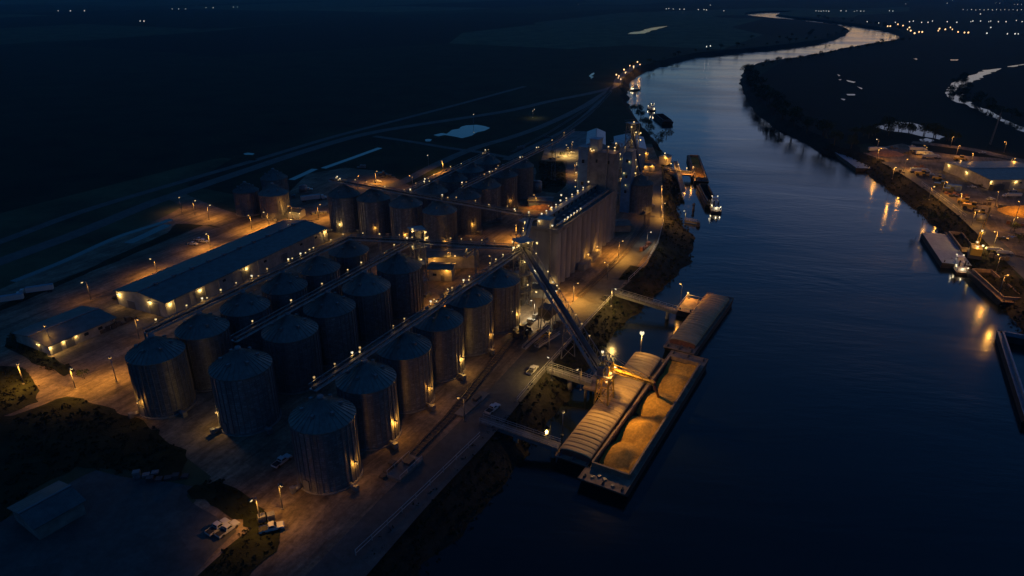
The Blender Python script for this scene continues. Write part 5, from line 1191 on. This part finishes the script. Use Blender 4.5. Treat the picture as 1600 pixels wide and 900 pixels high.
# spoil heap, loading pad
def heap(u, v, rx, ry, h, label, m_='pile'):
    p = G(u, v); nx = 22; V = []; F = []
    for i in range(nx + 1):
        for j in range(nx + 1):
            x = (i / nx - .5) * 2; y = (j / nx - .5) * 2; d = hypot(x, y); z = max(0, 1 - d) ** .8 * h + .25 * h * max(0, 1 - d) * noise.noise((x * 4 + u, y * 4, 2)); V.append((x * rx, y * ry, z if d < 1 else -.05))
    for i in range(nx):
        for j in range(nx): k = i * (nx + 1) + j; F.append((k, k + nx + 1, k + nx + 2, k + 1))
    o = MB().add(V, F, 0, True).build('spoil_heap', m_, None, (p.x, p.y, .02)); return tag(o, label, 'heap')
heap(852, 322, 8, 7, 2.2, 'reddish brown spoil heap behind the elevator roof'); heap(1385, 240, 9, 8, 2.5, 'earth heap at the upstream end of the wharf'); heap(1597, 332, 9, 8, 3, 'yellow-lit sand heap at the right edge', 'grain')
pd = G(633, 733); o = thing('loading_pad', 'raised concrete loading pad at the end of the river rail track', 'loading pad', (pd.x, pd.y, 0), BAZ)
MB().box((0, 0, .3), (7.5, 3.4, .6)).build('slab', 'concrete_slab', o); m = MB()
for s in (-1, 1): m.bar((-3.6, s * 1.6, 1.5), (3.6, s * 1.6, 1.5), .08); [m.bar((x, s * 1.6, .6), (x, s * 1.6, 1.5), .08) for x in (-3.6, -1.2, 1.2, 3.6)]
m.build('railing', 'line', o); MB().box((1.5, 0, .9), (2, 1.4, .6)).build('pump', 'darksteel', o)
pd = G(738, 632); o = thing('loading_pad', 'low concrete pad halfway along the river rail track', 'loading pad', (pd.x, pd.y, 0), BAZ)
MB().box((0, 0, .2), (11, 2.6, .4)).build('slab', 'concrete_slab', o); MB().box((2, 0, .7), (2.2, 1.2, .6)).build('pump', 'darksteel', o)
# radio mast
pm = G(1547, 226); o = thing('radio_mast', 'thin lattice radio mast on the right bank', 'mast', (pm.x, pm.y, 0)); m = MB()
for k in range(3): m.bar((cos(k * 2.1) * .5, sin(k * 2.1) * .5, 0), (1.2 + cos(k * 2.1) * .2, sin(k * 2.1) * .2, 19), .12)
for i in range(12): m.bar((.1 * i + .4, .2, i * 1.55), (.1 * i - .4, -.2, i * 1.55 + 1.5), .07)
m.build('lattice', 'steel', o); MB().cyl((1.2, 0, 19), (1.25, 0, 21), .05, None, 6).build('antenna', 'steel', o)
# gull over the wharf
def ray_at(u, v, d): return Vector(((u - 800) / FOC * d, (_c + _s * -(v - 450) / FOC) * d, CAMH + (-_s + _c * -(v - 450) / FOC) * d))
gb = ray_at(1581, 370, 120); o = thing('flying_bird', 'pale gull gliding above the wharf', 'bird', gb, radians(-20))
m = MB(); m.ball((0, 0, 0), .13, 0, 10, 6); m.v = [(x, y * 2.6, z) for x, y, z in m.v]; m.build('body', 'wpaint', o)
m = MB(); m.add([(.1, .14, .03), (.1, -.14, .03), (.45, -.02, .16), (.45, .18, .16), (.78, -.12, .04)], [(0, 1, 2, 3), (3, 2, 4)]); m.add([(.1, .14, .01), (.1, -.14, .01), (.45, -.02, .14), (.45, .18, .14), (.78, -.12, .02)], [(3, 2, 1, 0), (4, 2, 3)])
wg = m.build('wing', 'wpaint', o); wg2 = wg.copy(); col.objects.link(wg2); wg2.parent = o; wg2.scale = (-1, 1, 1)
MB().add([(-.05, -.3, 0), (.05, -.3, 0), (.12, -.5, .01), (-.12, -.5, .01)], [(0, 1, 2, 3)]).build('tail', 'wpaint', o)
# stacked pallets / stock near the wharf
for i, (u, v, mm, lb) in enumerate([(1489, 297, 'bluesheet', 'blue covered stock pile on the wharf road'), (1530, 276, 'vdark', 'dark container row left of the warehouse front'), (1556, 297, 'darksteel', 'dark container stack in front of the warehouse')]):
    p = G(u, v, 0); o = thing('freight_container', lb, 'container', (p.x, p.y, 0), radians(-25 + 20 * i)); MB().box((0, 0, 1.3), (6.1, 2.4, 2.6)).build('shell', mm, o); MB().box((3.07, 0, 1.3), (.06, 2.2, 2.4)).build('door', 'door', o)

# ------------------------------------------------------------------ extra yard equipment
lattice_tower(Vector((44.5, 292)), 27, 3.0, 'second thinner lattice tower left of the tall bucket elevator', [(-2, -2, 27.6, 1), (2, -2, 24, 0), (-2, -2, 18, 1), (2, -2, 12, 1)], platforms=5, power=4)
gallery((52, 298, 30), (54.6, 288.5, 15.6), 'steep spout gallery from the lattice tower to the lone round bin', [], wd=1.2, ht=1.0, group='overhead conveyor galleries')
gallery((51, 298, 27), (39, 256, 28.5), 'high bridge between the lattice tower and the concrete headhouse', [966, 974], wd=1.4, ht=1.2, power=3)
gallery((26.5, 255.5, 31.8), (37, 252, 31.5), 'short roof bridge between blue tower and headhouse', [935], wd=1.2, ht=1.0, power=3)
for (u, v, a_, b_, h_, lb, lc) in ((1012, 250, 7, 5, 4, 'orange-lit shed by the river above the lone round bin', SOD), (1022, 268, 5, 4, 3, 'small lit shed near the upstream walkway', SOD), (985, 262, 6, 5, 5, 'lit shed behind the lattice bucket elevator', YEL), (1004, 232, 6, 5, 4, 'pale shed between the back stores and the river', YEL)):
    g_o, _q = gable_building(G(u, v), Vector((-a_, 1.2, 0)), Vector((.9, b_, 0)), h_, .5, lb, name='equipment_shed', cat='shed', doors=((2, 1.4, 2.2),))
    part_lamp(g_o, (1.2, .9, h_ + .4), 'o', .3, 26, lc); part_lamp(g_o, (a_ - .5, .6, h_ - .3), 'y', .25, 14, lc)
def tank(u, v, r_, h_, label, m_='steel'):
    p = G(u, v); o = thing('storage_tank', label, 'tank', (p.x, p.y, 0)); MB().cyl((0, 0, .2), (0, 0, h_), r_, None, 24).build('shell', m_, o); MB().cyl((0, 0, h_), (0, 0, h_ + r_ * .25), r_, .15, 24).build('roof', 'stiff', o); MB().cyl((0, 0, 0), (0, 0, .25), r_ + .3, None, 24).build('foundation', 'concdark', o); return o
tank(668, 402, 1.6, 6, 'slim tank beside the slim lattice tower'); tank(838, 300, 2.6, 5, 'squat tank at the right end of the nearer back row'); tank(700, 470, 1.3, 3, 'small tank in the yard behind the second bin by the river')
tank(474, 300, 2.0, 3, 'small tank on the pad left of the row across the yard'); tank(1470, 282, 1.4, 2.6, 'small tank on the wharf road'); tank(1532, 345, 1.8, 2.5, 'low tank on the open wharf')
def crates(u, v, rz, n_, label, m_='wood', sc=1.0):
    p = G(u, v); o = thing('pallet_stack', label, 'pallets', (p.x, p.y, .02), radians(rz), 'stacked yard stock')
    for k in range(n_):
        for j in range(random.choice((1, 2, 3))): MB().box((k * 1.6 * sc, U(-.2, .2), .25 + j * .5), (1.3 * sc, 1.2 * sc, .46), U(-.1, .1)).build('pallet', m_, o)
for u, v, rz, n_, lb, mm in ((160, 520, 62, 7, 'row of pallets along the small shop building', 'wood'), (205, 478, 20, 3, 'pallets before the end wall of the long warehouse', 'wood'), (190, 470, 10, 2, 'dark stock at the corner of the long warehouse', 'darksteel'), (215, 545, 30, 3, 'loose pallets on the yard between shop and bins', 'wood'),
    (452, 354, 15, 5, 'stock between the lit shed and the long warehouse', 'darksteel'), (490, 335, 20, 4, 'stock left of the first bin across the yard', 'steel'), (828, 505, 60, 5, 'stock beneath the loading conveyor', 'steel'), (806, 520, 60, 4, 'parts beside the first bin by the river', 'darksteel'), (868, 512, 55, 3, 'crates right of the dark hopper', 'wood'),
    (1003, 392, 60, 5, 'dark stock beside the river road fence', 'redrust'), (1010, 385, 60, 3, 'rusty scrap near the river fence', 'redrust'), (655, 470, 60, 4, 'stock between the middle row and the river row', 'steel'), (598, 745, 60, 3, 'pallets near the raised loading pad', 'wood'), (410, 815, 20, 2, 'light parts on the grass by the road bend', 'steel'),
    (235, 752, 10, 5, 'faint stock at the edge of the dark lawn', 'darksteel'), (215, 745, 15, 3, 'second faint stock at the edge of the dark lawn', 'steel'), (1395, 268, -30, 4, 'timber on the wharf bank', 'wood'), (1430, 262, 0, 4, 'stock beside the orange-lit truck', 'redrust'), (1478, 303, -40, 6, 'long row of stock on the wharf road', 'redrust'),
    (1525, 318, -30, 4, 'stock in the middle of the wharf', 'wood'), (1562, 325, -20, 5, 'stock left of the sand heap', 'darksteel'), (1575, 350, -30, 4, 'stock below the sand heap', 'redrust'), (1548, 402, -40, 4, 'stock beside the crane berth', 'wood'), (1510, 258, 0, 4, 'stock behind the upstream warehouse corner', 'steel'), (1412, 240, 0, 5, 'stock on the upstream wharf', 'wood'),
    (1392, 232, 0, 3, 'orange-lit crates at the wharf end', 'wood'), (1590, 400, -40, 5, 'stock on the lower wharf', 'wood'), (886, 236, 0, 3, 'crates under the gravel yard floodlight', 'wood'), (852, 215, 0, 3, 'dark crates on the gravel yard', 'darksteel'), (810, 232, 0, 3, 'pale blocks behind the nearer back row', 'steel'), (600, 277, 0, 4, 'dark stock under the lone back lamp', 'darksteel'), (560, 262, 0, 3, 'pale blocks behind the row across the yard', 'steel')):
    crates(u, v, rz, n_, lb, mm)
wheel_loader(1533, 332, -35, 'yellow loader in the middle of the wharf', sc=.9); wheel_loader(1466, 279, -30, 'yellow loader by the small wharf tank', sc=.9); wheel_loader(598, 272, 10, 'loader under the lone back lamp', 'vdark', .8)
pickup(1548, 310, 10, 'white pickup on the open wharf'); pickup(1568, 372, -20, 'dark pickup near the tank trucks', 'vdark'); pickup(1425, 228, 0, 'white pickup on the lit road behind the wharf'); pickup(1535, 238, 0, 'white pickup under the wharf road lamps'); pickup(590, 283, 15, 'white pickup behind the row across the yard')
for u, v, lb, pw in ((1560, 300, 'lamp on the open wharf before the warehouse', 120), (1530, 330, 'lamp in the middle of the wharf', 150), (1480, 285, 'lamp on the upper wharf road', 120), (1575, 430, 'lamp on the lower wharf', 160), (1445, 228, 'lamp where the lit road leaves the wharf', 110), (1500, 228, 'lamp halfway along the lit road', 110),
    (70, 510, 'lamp left of the small shop building', 60), (215, 500, 'lamp between the shop and the long warehouse', 70), (450, 322, 'lamp beside the lit shed', 90), (560, 275, 'lamp behind the second bin across the yard', 80), (640, 275, 'lamp at the near end of the access road', 80),
    (700, 395, 'lamp behind the receiving shed', 70), (765, 400, 'lamp on the lane behind the transfer tower', 80), (600, 395, 'lamp between the unlit rows and the yard', 60), (860, 520, 'lamp beneath the loading conveyor', 60), (945, 410, 'lamp on the rail track bend', 70), (716, 622, 'lamp by the low pad on the rail track', 20)):
    street_lamp(u, v, lb, pw, 'd', SOD)
for o_, l_, pw, cl in PEND[NP:]:
    if o_.get('bare'): lamp_light(o_, l_, pw * (1.6 if l_ and o_.location.x > 100 or o_.location.z < -1 else .5), cl, .3)
    else: lamp_light(o_, l_, pw * 8.0, cl, .3, 158, (l_[0], l_[1], 0))

# ------------------------------------------------------------------ trees and scrub
def tree_proto(h, w_, leafm, nleaf, seed, ls):
    random.seed(seed); o = thing('tree', 'x', 'tree'); m = MB(); m.cyl((0, 0, -.3), (0, 0, h * .55), .035 * h, .018 * h, 7)
    tips = []
    for i in range(7):
        t = U(0, 6.28); z0 = h * U(.25, .5); e = Vector((cos(t) * w_ * U(.25, .42), sin(t) * w_ * U(.25, .42), h * U(.55, .9))); m.bar((0, 0, z0), e, .012 * h); tips.append(e)
    m.build('trunk', 'bark', o); tips.append(Vector((0, 0, h * .85))); m = MB()
    for i in range(nleaf):
        c = random.choice(tips); rr = w_ * .24
        while True:
            d = Vector((U(-1, 1), U(-1, 1), U(-1, 1)))
            if d.length < 1: break
        p = c + d * rr; s = ls * U(.6, 1.3); a = Vector((U(-1, 1), U(-1, 1), U(-1, 1))).normalized(); b = a.cross(Vector((U(-1, 1), U(-1, 1), 1))).normalized()
        m.add([p - a * s, p + b * s * .7, p + a * s, p - b * s * .7], [(0, 1, 2, 3)])
    m.build('crown', leafm, o); return o
TP = [tree_proto(7.5, 7, 'leaf', 420, 1, .38), tree_proto(9, 7.5, 'leaf', 460, 2, .42), tree_proto(6, 6.5, 'leaf', 360, 3, .36), tree_proto(5.5, 6, 'leafpale', 380, 4, .32)]
used = [False] * 4
random.seed(5)
def tree(p, k, sc, label, group):
    if used[k]: o = copy_tree(TP[k])
    else: o = TP[k]; used[k] = True
    o.location = (p[0], p[1], p[2] if len(p) > 2 else 0); o.rotation_euler = (0, 0, U(0, 6.28)); o.scale = (sc * U(.9, 1.2), sc * U(.9, 1.2), sc); o['label'] = label; o['group'] = group
PLACE = ('at its nearest end', 'shortly past its start', 'before its middle', 'past its middle', 'towards its far end', 'at its very end')
def tree_line(pxs, n, sc, label, group, spread=4.0, z=0, kinds=(0, 1, 2)):
    P = [G(*q) for q in pxs]; seg = [(P[i + 1] - P[i]).length for i in range(len(P) - 1)]; T = sum(seg)
    for i in range(n):
        d = T * (i + U(.1, .9)) / n; j = 0
        while j < len(seg) - 1 and d > seg[j]: d -= seg[j]; j += 1
        q = P[j].lerp(P[j + 1], min(1, d / seg[j])); tree((q.x + U(-spread, spread), q.y + U(-spread, spread), z), random.choice(kinds), sc * (kk := U(.7, 1.25)), ('tall ' if kk > 1.07 else 'low ' if kk < .88 else 'mid-sized ') + label + ', ' + PLACE[min(5, int(6 * (i + .5) / n))], group)
tree_line([(1172,112),(1172,125),(1184,147),(1200,167),(1220,183),(1255,201),(1290,218),(1320,230)], 46, 1.1, 'dark tree on the inner bank of the river bend', 'trees on the inner bank of the bend', 5)
tree_line([(1180,108),(1215,100),(1260,93),(1300,85),(1340,77),(1365,72),(1400,66),(1416,63)], 34, .75, 'tree in the line along the top of the peninsula', 'trees along the top of the peninsula', 7)
tree_line([(985,109),(1010,99),(1045,90),(1090,81),(1140,76),(1200,71),(1250,65),(1290,59),(1316,50),(1318,44),(1290,38),(1250,33)], 34, .7, 'tree on the outer bank beyond the dock', 'trees on the outer far bank', 7)
tree_line([(1275,28.5),(1330,35),(1380,42),(1412,48)], 14, .9, 'tree on the far shore of the last bend', 'trees on the last bend', 8)
tree_line([(1500,130),(1484,148),(1506,163),(1530,172),(1560,187)], 14, .9, 'dark tree on the near bank of the creek', 'trees beside the creek', 5)
tree_line([(1512,130),(1508,142),(1512,152),(1535,165),(1560,176),(1600,192)], 16, .9, 'dark tree on the far bank of the creek', 'trees across the creek', 4)
tree_line([(1370,203),(1400,207),(1430,211),(1470,219),(1500,222)], 18, .95, 'slim tree before the right bank pond', 'trees before the right bank pond', 3)
tree_line([(1330,224),(1350,215),(1380,210)], 8, .9, 'dark tree at the upstream end of the wharf', 'trees at the wharf end', 4)
tree_line([(985,170),(1005,195),(1020,215),(1034,232)], 12, .75, 'tree on the left bank above the dock', 'trees on the left bank above the dock', 2)
tree((G(1041, 216)[0], G(1041, 216)[1], -1), 3, 1.25, 'pale rounded tree on the bank above the upstream dock', None)
for u, v, lb in ((175, 511, 'round dark bush at the corner of the small shop building'), (22, 535, 'dark bush at the far left end of the small shop building'), (132, 592, 'dark bush in front of the yard beyond the small lawn'), (862, 243, 'bush on the gravel yard by the floodlight'), (878, 245, 'low bush in the row on the gravel yard'), (1452, 345, 'bushy tree at the water edge above the crane berth'), (1470, 347, 'second bushy tree above the crane berth'), (1440, 336, 'small tree on the right bank below the fence'), (1584, 362, 'bush on the wharf near the right edge'), (1592, 380, 'lower bush on the wharf near the right edge')):
    tree(tuple(G(u, v)), 2, .42 if u < 900 else .6, lb, None)
# woods: copses on the far plain
tree_line([(1180,62),(1240,58),(1290,52)], 8, .8, 'tree on the tongue of land inside the far bend', 'trees on the far tongue', 25)
# scrub
def scrub(name, pts_, n, label, zf, s0=.5):
    m = MB(); 
    for i in range(n):
        c = random.choice(pts_); x = c[0] + U(-1, 1) * c[3]; y = c[1] + U(-1, 1) * c[3]; z = c[2]; s = s0 * U(.4, 1.3)
        for k in range(5):
            a = Vector((U(-1, 1), U(-1, 1), U(.2, 1))).normalized() * s; b = a.cross(Vector((U(-1, 1), U(-1, 1), U(-1, 1)))).normalized() * s * .6; q = Vector((x + U(-s, s), y + U(-s, s), z + U(0, s)))
            m.add([q - a, q + b, q + a, q - b], [(0, 1, 2, 3)])
    return tag(m.build(name, 'scrub'), label, kind='stuff')
bp_ = []
for i in range(n1):
    p, bw = rim[i]
    if 60 < p.y < 420:
        a = rim[i - 2][0]; b = rim[(i + 2) % n1][0]; t = (b - a).normalized(); nn = Vector((-t.y, t.x, 0)) * sg
        for f, z_ in ((.1, -.4), (.35, -1.5), (.6, -2.9), (.85, -4.2)): q = p + nn * bw * f; bp_.append((q.x, q.y, z_, 1.6))
scrub('bank_scrub', bp_, 4200, 'dark weeds and brush covering the river banks', None, .38)

lawn = []
for poly in ([(0,574),(40,580),(62,610),(20,640),(0,645)], [(20,655),(120,625),(250,672),(285,715),(240,750),(120,728),(30,780),(0,800)], [(305,760),(345,750),(400,788),(436,835),(418,870),(385,905),(320,895),(372,842),(380,812)], [(40,535),(75,558),(112,575),(90,585),(10,542)], [(842,252),(880,254),(882,290),(845,296)], [(986,417),(1006,420),(1000,434),(970,436)]):
    w_ = [G(*q) for q in poly]; xs = [q.x for q in w_]; ys = [q.y for q in w_]; wl = [(q.x, q.y) for q in w_]; A_ = (max(xs) - min(xs)) * (max(ys) - min(ys))
    for _ in range(int(min(900, A_ * .9))):
        q = (U(min(xs) - .5, max(xs) + .5), U(min(ys) - .5, max(ys) + .5))
        if inside(q, wl): lawn.append((q[0], q[1], .08, .6))
scrub('lawn_tufts', lawn, 3000, 'rough tufts of dark grass on the lawns', None, .24)

# ------------------------------------------------------------------ haze
if HAZE:
    m = bpy.data.materials.new('haze_air'); m.use_nodes = True; nt = m.node_tree; nt.nodes.clear(); o_ = nt.nodes.new('ShaderNodeOutputMaterial'); v_ = nt.nodes.new('ShaderNodeVolumePrincipled')
    v_.inputs['Color'].default_value = (0.22, 0.66, 0.86, 1); v_.inputs['Density'].default_value = 0.000095; v_.inputs['Anisotropy'].default_value = 0.0
    nt.links.new(v_.outputs[0], o_.inputs['Volume'])
    hb_ = MB().box((0, 6400, 44), (18200, 15400, 116)); ho = hb_.build('haze', m); ho['kind'] = 'stuff'; ho['label'] = 'thin blue dusk haze over the plain'
